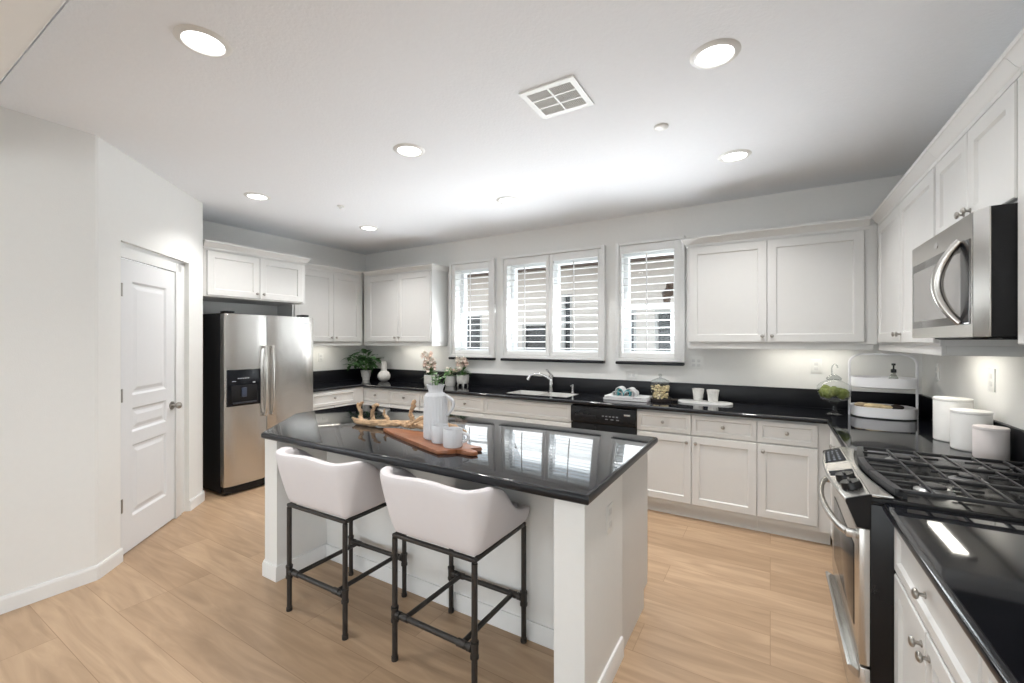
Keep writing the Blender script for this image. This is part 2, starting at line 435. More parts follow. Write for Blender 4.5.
holes = [(D0+.12, D1-.12, 1.09, 1.89), (D0+.12, D1-.12, .83, 1.0), (D0+.12, D1-.12, .24, .74)]
yf = by(-.03)
for x0, x1, z0, z1 in rects([D0, D1], [DZ0, DZ1], holes): dbox(b, x0, x1, -.068, -.03, z0, z1)
bmesh.ops.remove_doubles(b.bm, verts=b.bm.verts[:], dist=1e-5)
for x0, x1, z0, z1 in holes:
    rs = [rect_ring(b, x0, x1, z0, z1, 0, yf), rect_ring(b, x0, x1, z0, z1, .014, by(-.041)), rect_ring(b, x0, x1, z0, z1, .03, by(-.041)), rect_ring(b, x0, x1, z0, z1, .055, by(-.033))]
    for P, Q in zip(rs, rs[1:]):
        for k in range(4): b.bm.faces.new((P[k], P[(k+1) % 4], Q[(k+1) % 4], Q[k]))
    b.bm.faces.new(rs[-1])
b.build('door_slab', DOORP, dr, smooth=False)
for z in (1.82, 1.10, .35):
    b = MB(); b.cyl((D0-.004, by(-.024), z-.045), (D0-.004, by(-.024), z+.045), .007, n=12); dbox(b, D0-.004, D0+.014, -.03, -.026, z-.045, z+.045)
    b.build('hinge', NICKEL, dr)
b = MB(); b.cyl((.898, by(-.03), .945), (.898, by(-.022), .945), .033, n=24); b.cyl((.898, by(-.024), .945), (.898, by(.01), .945), .011)
b.sphere((.898, by(.022), .945), .027, 18, (1, .8, 1)); b.build('door_knob', NICKEL, dr)

# ================================================================== windows with sills (structure) and plantation shutters
def window(idx, hx0, hx1, sx0, sx1):
    r = thing('window_%d' % idx, None, None, ((hx0+hx1)/2, YB, WZ0), kind='structure')
    b = MB(); y0, y1 = 4.47, 4.54; f = .045
    b.box(hx0, hx0+f, y0, y1, WZ0, WZ1); b.box(hx1-f, hx1, y0, y1, WZ0, WZ1)
    b.box(hx0+f, hx1-f, y0, y1, WZ0, WZ0+f); b.box(hx0+f, hx1-f, y0, y1, WZ1-f, WZ1)
    if hx1-hx0 > .8:
        mx = (hx0+hx1)/2; b.box(mx-.035, mx+.035, y0, y1, WZ0+f, WZ1-f)
    b.build('frame', VINYL, r, smooth=False)
    b = MB(); b.box(hx0+f, hx1-f, y0-.01, y1-.02, 1.80, 1.85)
    for xa in ([hx0+f] if hx1-hx0 < .8 else []): b.box(xa, xa+.03, y0-.008, y0, WZ0+f, 1.80); b.box(hx1-f-.03, hx1-f, y0-.008, y0, WZ0+f, 1.80)
    if idx != 2: b.build('sash', VINYL, r, smooth=False)
    else: b.bm.free()
    b = MB(); b.box(hx0+f, hx1-f, 4.508, 4.512, WZ0+f, WZ1-f); b.build('pane', GLASS, r, smooth=False)
    b = MB(); b.box(sx0+.005, sx1-.005, 4.285, YB, 1.237, 1.267, .010, 3); b.build('sill', GEDGE, r)
window(1, -3.44, -2.90, -3.51, -2.825); window(2, -2.68, -1.525, -2.73, -1.467); window(3, -1.31, -.77, -1.351, -.689)
def shutter(sx0, sx1, panels, label):
    r = thing('plantation_shutter', label, 'shutter', ((sx0+sx1)/2, YB, 1.267), group='window shutters')
    z0, z1 = 1.268, 2.462
    b = MB(); f = .035
    def frame(b, x0, x1, z0, z1, ya, yb, f, fb=None, bev=.003):
        fb = fb or f
        b.box(x0, x0+f, ya, yb, z0, z1, bev); b.box(x1-f, x1, ya, yb, z0, z1, bev)
        b.box(x0+f, x1-f, ya, yb, z0, z0+fb, bev); b.box(x0+f, x1-f, ya, yb, z1-fb, z1, bev)
    frame(b, sx0, sx1, z0, z1, 4.305, YB-.001, f, .03)
    b.build('outer_frame', SHUT, r)
    for (ox0, ox1), (px0, px1) in panels:
        p = MB(); oz0, oz1 = 1.352, 2.352
        ya, yb = 4.322, 4.352
        p.box(px0, ox0, ya, yb, z0+.033, z1-.033, .003); p.box(ox1, px1, ya, yb, z0+.033, z1-.033, .003)
        p.box(ox0, ox1, ya, yb, z0+.033, oz0, .003); p.box(ox0, ox1, ya, yb, oz1, z1-.033, .003)
        pn = p.build('shutter_panel', SHUT, r)
        n = 14; L = MB()
        for k in range(n):
            zc = oz0+(k+.5)*(oz1-oz0)/n; a = R(4); hw = .031; t = .0045
            c, s_ = math.cos(a), math.sin(a)
            pts = [(-hw, 0), (-hw*.6, t*.85), (0, t), (hw*.6, t*.85), (hw, 0), (hw*.6, -t*.85), (0, -t), (-hw*.6, -t*.85)]
            L.prism_x([(4.338+y*c-z*s_, zc+y*s_+z*c) for y, z in pts], ox0+.001, ox1-.001)
        L.build('louvers', SHUT, pn)
        T = MB(); xm = (ox0+ox1)/2; T.box(xm-.006, xm+.006, 4.292, 4.302, oz0+.03, oz1-.02, .002); T.build('tilt_rod', SHUT, pn)
    return r
shutter(-3.51, -2.825, [((-3.422, -2.915), (-3.472, -2.862))], 'single-panel white plantation shutter above the footed pot of pink flowers')
shutter(-2.73, -1.467, [((-2.655, -2.147), (-2.692, -2.106)), ((-2.058, -1.543), (-2.100, -1.505))], 'wide double-panel white plantation shutter above the sink faucet')
shutter(-1.351, -.689, [((-1.290, -.785), (-1.314, -.726))], 'single-panel white plantation shutter above the glass cookie jar')

# ================================================================== outdoors beyond the windows
b = MB(); b.box(-14, 10, 4.6, 24, -.35, -.25); o = struct(b, 'ground_outside', CONC)
hs = thing('neighbour_house', 'beige stucco house next door seen through the shutters', 'house', (-4, 8.4, -.25))
b = MB(); NY = 8.4
NW = [(-6.75, -5.85, .7, 2.09), (-4.75, -4.12, .6, 1.85), (-3.79, -3.55, .5, 2.45), (-2.60, -2.22, .5, 2.07), (-1.87, -.9, .5, 2.05)]
for x0, x1, z0, z1 in rects([-12, 6], [-.25, 3.05], NW): b.box(x0, x1, NY, NY+.2, z0, z1)
b.build('house_wall', STUCCO, hs, smooth=False)
for x0, x1, z0, z1 in NW:
    b = MB(); b.box(x0, x1, NY+.08, NY+.1, z0, z1); wv = b.build('house_window', NWIN, hs, smooth=False)
    b = MB(); f = .05
    b.box(x0, x0+f, NY-.01, NY+.08, z0, z1); b.box(x1-f, x1, NY-.01, NY+.08, z0, z1); b.box(x0+f, x1-f, NY-.01, NY+.08, z0, z0+f); b.box(x0+f, x1-f, NY-.01, NY+.08, z1-f, z1)
    b.build('window_trim', STUCCOD, wv, smooth=False)
b = MB(); b.prism_x([(NY-.55, 3.0), (NY-.55, 3.12), (NY+3.5, 4.1), (NY+3.5, 3.0)], -12.4, 6.4); b.build('roof', ROOFM, hs, smooth=False)
ln = thing('wall_lantern', 'brown outdoor lantern on the beige house wall seen through the shutter by the upper cabinet', 'lantern', (-1.60, 8.4, 2.25))
b = MB(); b.box(-1.66, -1.54, 8.37, 8.4, 2.3, 2.55, .01); b.tube([(-1.60, 8.37, 2.47), (-1.60, 8.2, 2.52), (-1.60, 8.12, 2.44)], .015); b.build('bracket', BRONZE, ln)
b = MB(); b.lathe([(0, 0), (.05, .0), (.085, .2), (.1, .21), (0, .33)], (-1.60, 8.12, 2.12), n=6); b.build('lantern_body', BRONZE, ln, smooth=False)

# ================================================================== cabinets
def knob(parent, x, z, y=-.02, name='knob'):
    """round nickel knob on a short stem, in the cabinet's local frame"""
    k = MB(); k.cyl((x, y, z), (x, y-.003, z), .009, n=14)
    k.cyl((x, y-.002, z), (x, y-.016, z), .0055, .0045, n=12)
    M = MB
    k.sphere((x, y-.021, z), .0145, 14, (1, .55, 1))
    return k.build(name, NICKEL, parent)
FG = .002
def base_cabinet(loc, rot, w_, label, cols, depth=.56, sink=False, toe=True, sides=(0, 0), group='white base cabinets', fl=0., fr=0.):
    """local: x 0..w along the run, face frame at y=0, body behind. cols: list of (x0,x1, kind, knobspec)"""
    r = thing('base_cabinet', label, 'cabinet', loc, rot, group, local=True)
    b = MB()
    if sink:
        b.box(.0005, w_-.0005, 0, depth, .10, .70); b.box(.0005, w_-.0005, 0, .02, .70, .884); b.box(.0005, .02, .02, depth, .70, .884); b.box(w_-.02, w_-.0005, .02, depth, .70, .884)
    else: b.box(.0005, w_-.0005, 0, depth, .10, .884)
    b.box(.0005, w_-.0005, .052, depth, 0, .0995)
    b.build('cabinet_body', CAB, r, smooth=False)
    for c in cols:
        x0, x1, dz0, kd, kn = c
        # drawer / false front
        if dz0:
            d = MB(); d.panel(x0+FG, x1-FG, .703, .868, border=.034); dd = d.build('drawer' if kd else 'false_front', CAB, r)
            if kd: knob(dd, (x0+x1)/2, .79)
        for (a0, a1, kx) in kn:
            d = MB(); d.panel(a0+FG, a1-FG, .135, .692, border=.055); dd = d.build('door', CAB, r)
            if kx is not None: knob(dd, kx, .64)
    return r
FY = 3.80      # face frame plane of the back run
U = [
 ('white base cabinet in the corner under the potted plant and bulb vase', -4.50, .98, [(0.0, .49, 1, 1, [(0, .49, .455)]), (.49, .98, 1, 1, [(.49, .98, .525)])]),
 ('narrow white base cabinet behind the white pitcher, under the flower pots', -3.52, .426, [(0, .426, 1, 1, [(0, .426, .39)])]),
 ('white base cabinet with one drawer, joined to the sink cabinet opposite the dishwasher', -3.094, .488, [(0, .488, 1, 1, [(0, .488, .035)])]),
 ('white sink cabinet with a plain false front beside the dishwasher', -2.606, .998, [(0, .998, 1, 0, [(0, .499, .46), (.499, .998, .54)])]),
 ('white two-door base cabinet beside the dishwasher, under the mugs on a tray', -.998, .911, [(0, .444, 1, 1, [(0, .444, .41)]), (.444, .911, 1, 1, [(.444, .911, .478)])]),
 ('white single-door base cabinet nearest the range, below the moss terrarium', -.087, .459, [(0.0, .383, 1, 1, [(0, .383, .04)])]),
]
for lab, x, w_, cols in U: base_cabinet((x, FY, 0), 0, w_, lab, cols, depth=.55, sink='false front' in lab)
# left run, beside the fridge (faces +X): local x runs along +Y
base_cabinet((-4.48, 3.025, 0), R(90), .75, 'white base cabinet between the fridge and the corner', [(0, .62, 1, 1, [(0, .31, .275), (.31, .62, .345)])], depth=.63)
# right run (faces -X): local x runs along -Y
base_cabinet((.375, 3.795, 0), R(-90), 1.085, 'white base cabinet between the corner and the far side of the range', [(.10, .60, 1, 1, [(.10, .60, .15)]), (.60, 1.08, 1, 1, [(.60, 1.08, 1.03)])], depth=.585)
base_cabinet((.378, 1.915, 0), R(-90), .70, 'white base cabinet touching the near side of the range', [(.002, .697, 1, 1, [(.002, .3495, .316), (.3495, .697, .384)])], depth=.592)
base_cabinet((.378, 1.213, 0), R(-90), .65, 'white base cabinet at the near end of the range counter', [(.002, .648, 1, 1, [(.002, .325, .29), (.325, .648, .36)])], depth=.592)

CROWN = [(0, 0), (.010, 0), (.010, .018), (.020, .026), (.040, .056), (.048, .060), (.048, .078), (0, .078)]
def upper_cabinet(loc, rot, w_, z0, z1, label, doors, depth, crown, rail=None, rz=.045, group='white upper cabinets', ends=None):
    """local x along the run, body y 0..depth, doors in front; crown path in local xy with the room on its right; crown foot at z1-.02"""
    r = thing('upper_cabinet', label, 'cabinet', (loc[0], loc[1], z0), rot, group, local=True)
    h = z1-z0
    b = MB(); b.box(.0005, w_-.0005, 0, depth, 0, h); b.build('cabinet_body', CAB, r, smooth=False)
    for x0, x1, kx in doors:
        d = MB(); d.panel(x0+FG, x1-FG, .012, h-.035, border=.06); dd = d.build('door', CAB, r)
        if kx is not None: knob(dd, kx, .062)
    c = MB(); c.sweep(crown, [(o, h-.022+z) for o, z in CROWN]); c.build('crown_molding', CAB, r)
    if rail:
        for (a0, a1, b0, b1) in rail:
            c = MB(); c.box(a0, a1, b0, b1, -rz, -.0005, .003); c.build('light_rail', CAB, r)
    return r
# travel +x with the room on the right (-y)
upper_cabinet((-4.53, 1.972), R(90), 1.03, 1.89, 2.357, 'short white upper cabinet above the fridge', [(.03, .515, .482), (.515, .995, .550)], .57,
              [(.001, 0), (1.028, 0), (1.028, .19)], None)
upper_cabinet((-4.81, 3.024), R(90), 1.016, 1.45, 2.36, 'tall white upper cabinet on the fridge wall, over the counter', [(.02, .546, .511), (.546, .966, .581)], .30,
              [(0.001, 0), (.977, 0)], [(.0, 1.0, .004, .022)])
upper_cabinet((-4.79, 4.05), 0, 1.225, 1.45, 2.36, 'tall white upper cabinet between the corner and the nearest shutter, over the bulb vase', [(.09, .652, .615), (.652, 1.212, .690)], .305,
              [(.029, 0), (1.225, 0), (1.225, .30)], [(.0, 1.22, .004, .022), (1.203, 1.221, .022, .30)])
upper_cabinet((-.625, 4.05), 0, 1.29, 1.45, 2.315, 'wide two-door white upper cabinet over the mugs and the terrarium', [(.018, .603, .570), (.603, 1.219, .637)], .305,
              [(0, .30), (0, 0), (1.246, 0)], [(.02, 1.27, .004, .022), (.004, .022, .022, .30)])
# right wall: local x runs along -Y from the back corner
upper_cabinet((.67, 4.048), R(-90), 1.338, 1.45, 2.315, 'two-door white upper cabinet in the right corner, next to the microwave', [(.10, .70, .66), (.70, 1.325, .74)], .305,
              [(.048, 0), (1.338, 0)], [(.0, 1.335, .004, .022), (1.318, 1.336, .022, .305)])
upper_cabinet((.67, 2.708), R(-90), .768, 1.905, 2.315, 'short white upper cabinet above the microwave', [(.008, .384, .352), (.384, .762, .416)], .305,
              [(0, 0), (.768, 0)], None)
upper_cabinet((.67, 1.938), R(-90), .90, 1.45, 2.315, 'tall white upper cabinet on the near side of the microwave', [(.004, .46, .43), (.46, .89, .49)], .305,
              [(0, 0), (.90, 0)], [(.0, .9, .004, .022)])
upper_cabinet((.67, 1.036), R(-90), .47, 1.45, 2.315, 'narrow white upper cabinet at the near end of the range wall', [(.01, .46, .43)], .305,
              [(0, 0), (.47, 0)], [(.0, .47, .004, .022)])

# ================================================================== counters
ZT = .92; TH = .035
def edge(b, pts, r=.0175): b.tube([(x, y, ZT-r) for x, y in pts], r, n=14)
wt = thing('countertop', 'black granite countertop running round the fridge corner, sink and right corner', 'countertop', (-2, 4, .885))
SK = (-2.42, -1.70, 3.885, 4.235)
b = MB()
ex, ey, rx = -4.445, 3.735, .330
b.box(-5.118, ex-.0175, 3.022, 4.358, .885, ZT)
for x0, x1, y0, y1 in rects([ex-.0175, rx+.0175], [ey+.0175, 4.358], [(SK[0], SK[1], SK[2], SK[3])]): b.box(x0, x1, y0, y1, .885, ZT)
b.box(rx+.0175, .978, 2.715, 4.358, .885, ZT)
bmesh.ops.remove_doubles(b.bm, verts=b.bm.verts[:], dist=1e-5)
edge(b, [(ex-.0175, 3.022), (ex-.0175, ey+.0175), (rx+.0175, ey+.0175), (rx+.0175, 2.715)])
edge_faces(b.build('slab', GRAN, wt), GEDGE)
b = MB(); b.box(-5.098, .958, 4.338, 4.3585, ZT+.0003, 1.073, .002); b.box(-5.118, -5.098, 3.022, 4.3585, ZT+.0003, 1.073, .002); b.box(.958, .978, 2.715, 4.3585, ZT+.0003, 1.073, .002)
b.build('backsplash', SPLASH, wt)
wt2 = thing('countertop', 'short black granite countertop on the near side of the range', 'countertop', (.65, 1.2, .885))
b = MB(); b.box(rx+.0175, .978, .56, 1.922, .885, ZT); edge(b, [(rx+.0175, 1.922), (rx+.0175, .56)]); edge_faces(b.build('slab', GRAN, wt2), GEDGE)
b = MB(); b.box(.958, .978, .56, 1.922, ZT+.0003, 1.073, .002); b.build('backsplash', SPLASH, wt2)

# sink
sk = thing('sink', 'stainless double-bowl sink set under the black counter', 'sink', (-2.06, 4.06, .70))
for nm, (x0, x1) in (('bowl', (SK[0]+.006, -2.075)), ('bowl', (-2.045, SK[1]-.006))):
    b = MB(); y0, y1 = SK[2]+.006, SK[3]-.006; t = .005; z0 = .72
    b.box(x0, x1, y0, y1, z0, z0+t); b.box(x0, x0+t, y0, y1, z0+t, .916); b.box(x1-t, x1, y0, y1, z0+t, .916)
    b.box(x0+t, x1-t, y0, y0+t, z0+t, .916); b.box(x0+t, x1-t, y1-t, y1, z0+t, .916)
    o = b.build(nm, SINKM, sk, smooth=False)
    b = MB(); b.cyl(((x0+x1)/2, (y0+y1)/2, z0+t), ((x0+x1)/2, (y0+y1)/2, z0+t+.004), .045, n=24); b.build('drain', CHROME, o)
b = MB(); b.box(-2.075, -2.045, SK[2]+.006, SK[3]-.006, .88, .905, .004); b.build('divider', STEELH, sk)
fc = thing('faucet', 'chrome single-lever faucet arching over the sink', 'faucet', (-2.06, 4.285, ZT))
b = MB(); b.lathe([(0, 0), (.03, 0), (.03, .012), (.022, .02), (.020, .06), (.023, .065), (.023, .085), (.020, .09), (.020, .14), (.025, .145), (.025, .175), (0, .19)], (-2.06, 4.285, ZT)); b.build('faucet_body', CHROME, fc)
b = MB()
pts = []
for k in range(13):
    t = k/12; pts.append((-2.070-.215*t, 4.275-.07*t, ZT+.125+.062*math.sin(math.pi*(.05+.72*t))))
b.tube(pts, [.0155-.003*math.sin(math.pi*k/12) for k in range(13)], n=12)
e = pts[-1]; b.cyl((e[0]+.012, e[1], e[2]+.012), (e[0]-.018, e[1]-.004, e[2]-.045), .016, .021, n=16); b.build('spout', CHROME, fc)
b = MB(); b.tube([(-2.06, 4.285, ZT+.18), (-2.08, 4.275, ZT+.205), (-2.115, 4.262, ZT+.24)], [.009, .008, .0065]); b.build('lever', CHROME, fc)
sd = thing('soap_dispenser', 'small chrome soap dispenser standing beside the sink faucet', 'soap dispenser', (-1.80, 4.27, ZT))
b = MB(); b.lathe([(0, 0), (.021, 0), (.021, .008), (.014, .014), (.013, .05), (0, .052)], (-1.80, 4.27, ZT)); b.build('collar', CHROME, sd)
b = MB(); b.lathe([(0, .052), (.015, .052), (.015, .083), (.011, .088), (0, .088)], (-1.80, 4.27, ZT)); b.tube([(-1.80, 4.27, ZT+.075), (-1.80, 4.22, ZT+.078)], .006); b.build('pump_head', CHROME, sd)

# dishwasher
dw = thing('dishwasher', 'black dishwasher between the sink cabinet and the two-door base cabinet', 'dishwasher', (-1.303, 3.8, 0))
b = MB(); b.box(-1.604, -1.002, 3.80, 4.33, .10, .875); b.box(-1.60, -1.006, 3.86, 4.33, 0, .0995); b.build('tub', BLACK, dw, smooth=False)
b = MB(); b.box(-1.604, -1.002, 3.765, 3.7995, .12, .715, .006); b.build('door', BLACK, dw)
b = MB(); b.prism_x([(3.7995, .722), (3.757, .722), (3.752, .74), (3.756, .86), (3.765, .872), (3.7995, .872)], -1.604, -1.002, .003)
cp = b.build('control_panel', BLACK, dw)
b = MB(); b.box(-1.56, -1.36, 3.749, 3.754, .765, .795, .002); b.build('vent_slot', BLACKM, cp)
b = MB()
for k in range(5): b.box(-1.30+k*.032, -1.282+k*.032, 3.7495, 3.753, .79, .80)
for k in range(3): b.box(-1.27+k*.05, -1.245+k*.05, 3.7495, 3.753, .765, .773)
b.build('buttons', mat('grey_print', (.18, .18, .19), .5), cp)
b = MB(); b.box(-1.10, -1.045, 3.7495, 3.754, .812, .826, .001); b.build('badge', STEELH, cp)

# ================================================================== fridge
fr = thing('refrigerator', 'stainless side-by-side refrigerator with black sides and ice dispenser', 'refrigerator', (-4.75, 2.545, 0))
FX = -4.385
b = MB(); b.box(-5.09, -4.475, 2.092, 3.012, .03, 1.735, .004); b.box(-5.05, -4.52, 2.13, 2.96, 0, .03); b.build('cabinet_body', BLACKM, fr)
ysp = 2.497
def fdoor(y0, y1, nm):
    b = MB(); n = 10; pr = []
    # gently bowed front, extruded in z
    for k in range(n+1):
        t = k/n; pr.append((FX-.012*(2*t-1)**4*1.6, y0+(y1-y0)*t))
    poly = [(-4.470, y0)]+pr+[(-4.470, y1)]
    b.prism(poly, .088, 1.730, .003, 2); return b.build(nm, STEEL, fr)
d1 = fdoor(2.094, ysp-.003, 'freezer_door'); d2 = fdoor(ysp+.003, 3.016, 'fridge_door')
def fhandle(y, par):
    b = MB(); pts = []; rr = []
    for k in range(17):
        t = k/16; z = .72+.70*t; pts.append((FX+.014+.036*math.sin(math.pi*min(1, max(0, t)))**.5, y, z)); rr.append(.0115)
    b.tube(pts, rr, n=12)
    b.box(FX-.004, FX+.03, y-.014, y+.014, .715, .745, .004); b.box(FX-.004, FX+.03, y-.014, y+.014, 1.395, 1.425, .004)
    b.build('handle', STEELH, par)
fhandle(2.462, d1); fhandle(2.536, d2)
b = MB(); b.box(FX-.012, FX+.004, 2.112, 2.425, .845, 1.195, .006); dp = b.build('dispenser', DARKGLASS, d1)
b = MB(); b.box(FX+.0035, FX+.006, 2.15, 2.39, .875, 1.045, .004); b.build('dispenser_niche', BLACKM, dp)
b = MB(); b.box(FX+.0035, FX+.020, 2.16, 2.38, .868, .882, .004); b.build('drip_tray', mat('drip_tray_grey', (.03, .033, .045), .3), dp)
b = MB(); b.box(FX+.006, FX+.02, 2.235, 2.285, .93, 1.02, .006); b.build('paddle', mat('paddle_grey', (.035, .045, .075), .3), dp)
b = MB()
for k in range(7): b.box(FX+.0035, FX+.0048, 2.205+k*.016, 2.215+k*.016, 1.106, 1.114)
b.box(FX+.0035, FX+.0048, 2.155, 2.19, 1.082, 1.087); b.box(FX+.0035, FX+.0048, 2.345, 2.37, 1.06, 1.072)
b.build('display_marks', mat('pale_print', (.45, .47, .5), .5), dp)
b = MB(); b.box(FX-.001, FX+.0012, 2.885, 2.945, 1.655, 1.664); b.build('badge', mat('badge_grey', (.25, .25, .26), .4, .5), d2)
b = MB(); b.box(-4.475, -4.405, 2.10, 2.992, .012, .082, .006); b.build('toe_grille', BLACK, fr)
for y in (2.13, 2.905):
    b = MB(); b.box(-4.52, -4.41, y-.035+.02, y+.065, 1.7355, 1.757, .005); b.build('hinge_cover', BLACK, fr)

# ================================================================== island
isl = thing('kitchen_island', 'white island with black granite top, clipped corner and a stool recess', 'island', (-1.7, 2.0, 0))
b = MB()
IT = [(-.556, 1.465), (-.556, 2.57), (-3.12, 2.57), (-3.12, 1.985), (-2.645, 1.465)]
b.prism(IT, .880, .9195, .015, 5)
edge_faces(b.build('granite_top', GRAN, isl), GEDGE, .8)
b = MB()
YK = 1.882
b.prism([(-.60, 1.536), (-.60, 2.02), (-.727, 2.02), (-.727, 1.536)], 0, .8795)          # right pony wall
b.build('pony_wall', WALL, isl)
b = MB(); b.box(-2.60, -.727, YK, 2.02, 0, .8795); b.build('knee_wall', WALL, isl, smooth=False)
b = MB(); b.prism([(-2.60, 1.536), (-2.60, 2.02), (-2.99, 2.02), (-2.99, 1.80), (-2.73, 1.536)], 0, .8795); b.build('wing_wall', WALL, isl, smooth=False)
b = MB(); b.box(-3.02, -.60, 2.0205, 2.50, .10, .8795); b.box(-3.0, -.60, 2.0205, 2.425, 0, .0995); b.build('cabinet_body', CAB, isl, smooth=False)
# doors on the working side
for k in range(5):
    x0 = -3.02+k*.484; d = MB(); d.panel(0+FG, .484-FG, .14, .87, border=.055)
    for v in d.bm.verts: v.co = Vector((x0+.484-v.co.x, 2.50-v.co.y, v.co.z))
    dd = d.build('door', CAB, isl)
    kk = MB(); kk.cyl((x0+.44, 2.52, .80), (x0+.44, 2.536, .80), .005); kk.sphere((x0+.44, 2.541, .80), .0145, 12, (1, .55, 1)); kk.build('knob', NICKEL, dd)
b = MB(); b.sweep([(-2.60, YK), (-.727, YK)], BP); b.build('baseboard', TRIM, isl)
b = MB(); b.sweep([(-2.99, 2.0), (-2.99, 1.80), (-2.73, 1.536), (-2.60, 1.536), (-2.60, YK)], BP); b.build('baseboard', TRIM, isl)
b = MB(); b.sweep([(-.727, YK), (-.727, 1.536), (-.60, 1.536), (-.60, 2.0)], BP); b.build('baseboard', TRIM, isl)
b = MB(); b.box(-.601, -.5955, 1.79, 1.866, .645, .765, .002); ou = b.build('outlet', PLASTIC, isl)
b = MB(); b.box(-.5955, -.594, 1.812, 1.844, .665, .69); b.box(-.5955, -.594, 1.812, 1.844, .72, .745); b.build('socket', mat('socket_grey', (.66, .66, .65), .5), ou)

# ================================================================== bar stools
def make_stool():
    r = thing('bar_stool', None, 'bar stool', (0, 0, 0), 0, 'bar stools at the island', local=True)
    # upholstered shell: lofted U with a rolled top
    pts = []   # (x, y, outward nx, ny, t) plan of the outer bottom; t=0 at the middle of the back, 1 at the arm ends
    hw, yb, yf_, rc = .243, -.214, .232, .036
    n = 7
    plan = []
    for y in [yf_, .17, .11, .05, -.02, -.09]: plan.append((-hw, y, -1, 0))
    for k in range(n): a = math.pi+ (math.pi/2)*(k/(n-1)); plan.append((-hw+rc+rc*math.cos(a), yb+rc+rc*math.sin(a), math.cos(a), math.sin(a)))
    for x in [-.12, -.06, 0, .06, .12]: plan.append((x, yb, 0, -1))
    for k in range(n): a = 1.5*math.pi+(math.pi/2)*(k/(n-1)); plan.append((hw-rc+rc*math.cos(a), yb+rc+rc*math.sin(a), math.cos(a), math.sin(a)))
    for y in [-.09, -.02, .05, .11, .17, yf_]: plan.append((hw, y, 1, 0))
    def height(x, y):
        if y < -.16: h = .298 - .024*math.exp(-((abs(x)-.165)/.045)**2)
        else:
            t = (y+.16)/.385
            h = .300-.212*(1-math.exp(-((t/.44)**2.0)))
        return max(h, .082)
    b = MB(); bm = b.bm; rings = []
    z0 = .586; T = .058
    for (x, y, nx, ny) in plan:
        h = height(x, y); fl = .070*(h/.30)
        prof = [(-T-.01, .0), (-.012, 0.0), (0.0, .014), (fl*.58, h*.5), (fl*.98, h-.020), (fl-.004, h-.004), (fl-.022, h+.002), (fl-T+.006, h-.006), (fl-T-.004, h-.03), (-T*1.0, .08)]
        rings.append([bm.verts.new((x+nx*o, y+ny*o, z0+z)) for o, z in prof])
    m = len(rings[0])
    for P, Q in zip(rings, rings[1:]):
        for k in range(m): bm.faces.new((P[k], P[(k+1) % m], Q[(k+1) % m], Q[k]))
    bm.faces.new(rings[0][::-1]); bm.faces.new(rings[-1])
    b.build('backrest', FABRIC, r, sub=1)
    b = MB(); b.box(-.185, .185, -.155, .243, .587, .668, .026, 4); b.build('seat', FABRIC, r)
    # pipe frame
    X, Y0, Y1, pr = .226, -.205, .205, .0128
    for sx in (-1, 1):
        for y in (Y0, Y1):
            b = MB(); x = sx*X
            b.cyl((x, y, .010), (x, y, .565), pr, n=14); b.cyl((x, y, 0), (x, y, .018), pr+.003, n=14)
            for dz in (-.030, .026): b.cyl((x, y, .215+dz-.006), (x, y, .215+dz+.006), pr+.0055, n=14)
            b.cyl((x, y, .19), (x, y, .24), pr+.0035, n=14)
            b.build('leg', PIPE, r)
    for y in (Y0, Y1):
        b = MB(); b.cyl((-X+.014, y, .215), (X-.014, y, .215), pr, n=14)
        for sx in (-1, 1):
            b.cyl((sx*(X-.014), y, .215), (sx*(X-.034), y, .215), pr+.0045, n=14); b.cyl((sx*(X-.045), y, .215), (sx*(X-.085), y, .215), pr+.0035, n=14)
        b.build('stretcher', PIPE, r)
    for sx in (-1, 1):
        b = MB(); b.cyl((sx*(X-.065), Y0+.012, .215), (sx*(X-.065), Y1-.012, .215), pr-.001, n=14); b.build('stretcher', PIPE, r)
    b = MB(); w_ = .0095
    b.box(-X-w_, X+w_, Y0-w_, Y0+w_, .569, .5855, .003); b.box(-X-w_, X+w_, Y1-w_, Y1+w_, .569, .5855, .003)
    b.box(-X-w_, -X+w_, Y0+w_, Y1-w_, .569, .5855, .003); b.box(X-w_, X+w_, Y0+w_, Y1-w_, .569, .5855, .003)
    b.build('seat_frame', PIPE, r)
    return r
s1 = make_stool(); s2 = copy_tree(s1)
s1.location = (-1.262, 1.640, 0); s1['label'] = 'white upholstered bar stool with dark pipe legs, nearer the outlet end of the island'
s2.location = (-2.035, 1.612, 0); s2.rotation_euler = (0, 0, R(1)); s2['label'] = 'white upholstered bar stool with dark pipe legs, nearer the refrigerator'

# ================================================================== range
rg = thing('gas_range', 'stainless and black slide-in gas range with cast-iron grates', 'range', (.6, 2.31, 0))
RY0, RY1 = 1.930, 2.700
b = MB(); b.box(.3005, .955, RY0, RY1, .04, .905, .002); b.box(.345, .93, RY0+.02, RY1-.02, 0, .04); b.build('range_body', BLACK, rg)
# cooktop deck
b = MB(); b.prism([(.30, RY0-.004), (.955, RY0-.004), (.955, RY1+.004), (.30, RY1+.004)], .9055, .932, .006, 3); ck = b.build('cooktop', BLACK, rg)
b = MB()
arc = [(.385-.055*math.sin(math.pi*k/12), RY0+.02+(RY1-RY0-.04)*k/12) for k in range(13)]
b.prism([(.298, RY0-.005)]+[(.360-.045*math.sin(math.pi*k/12)+.0, RY0-.005+(RY1-RY0+.01)*k/12) for k in range(13)]+[(.298, RY1+.005)], .9325, .944, .003, 2)
b.build('front_deck', STEELH, ck)
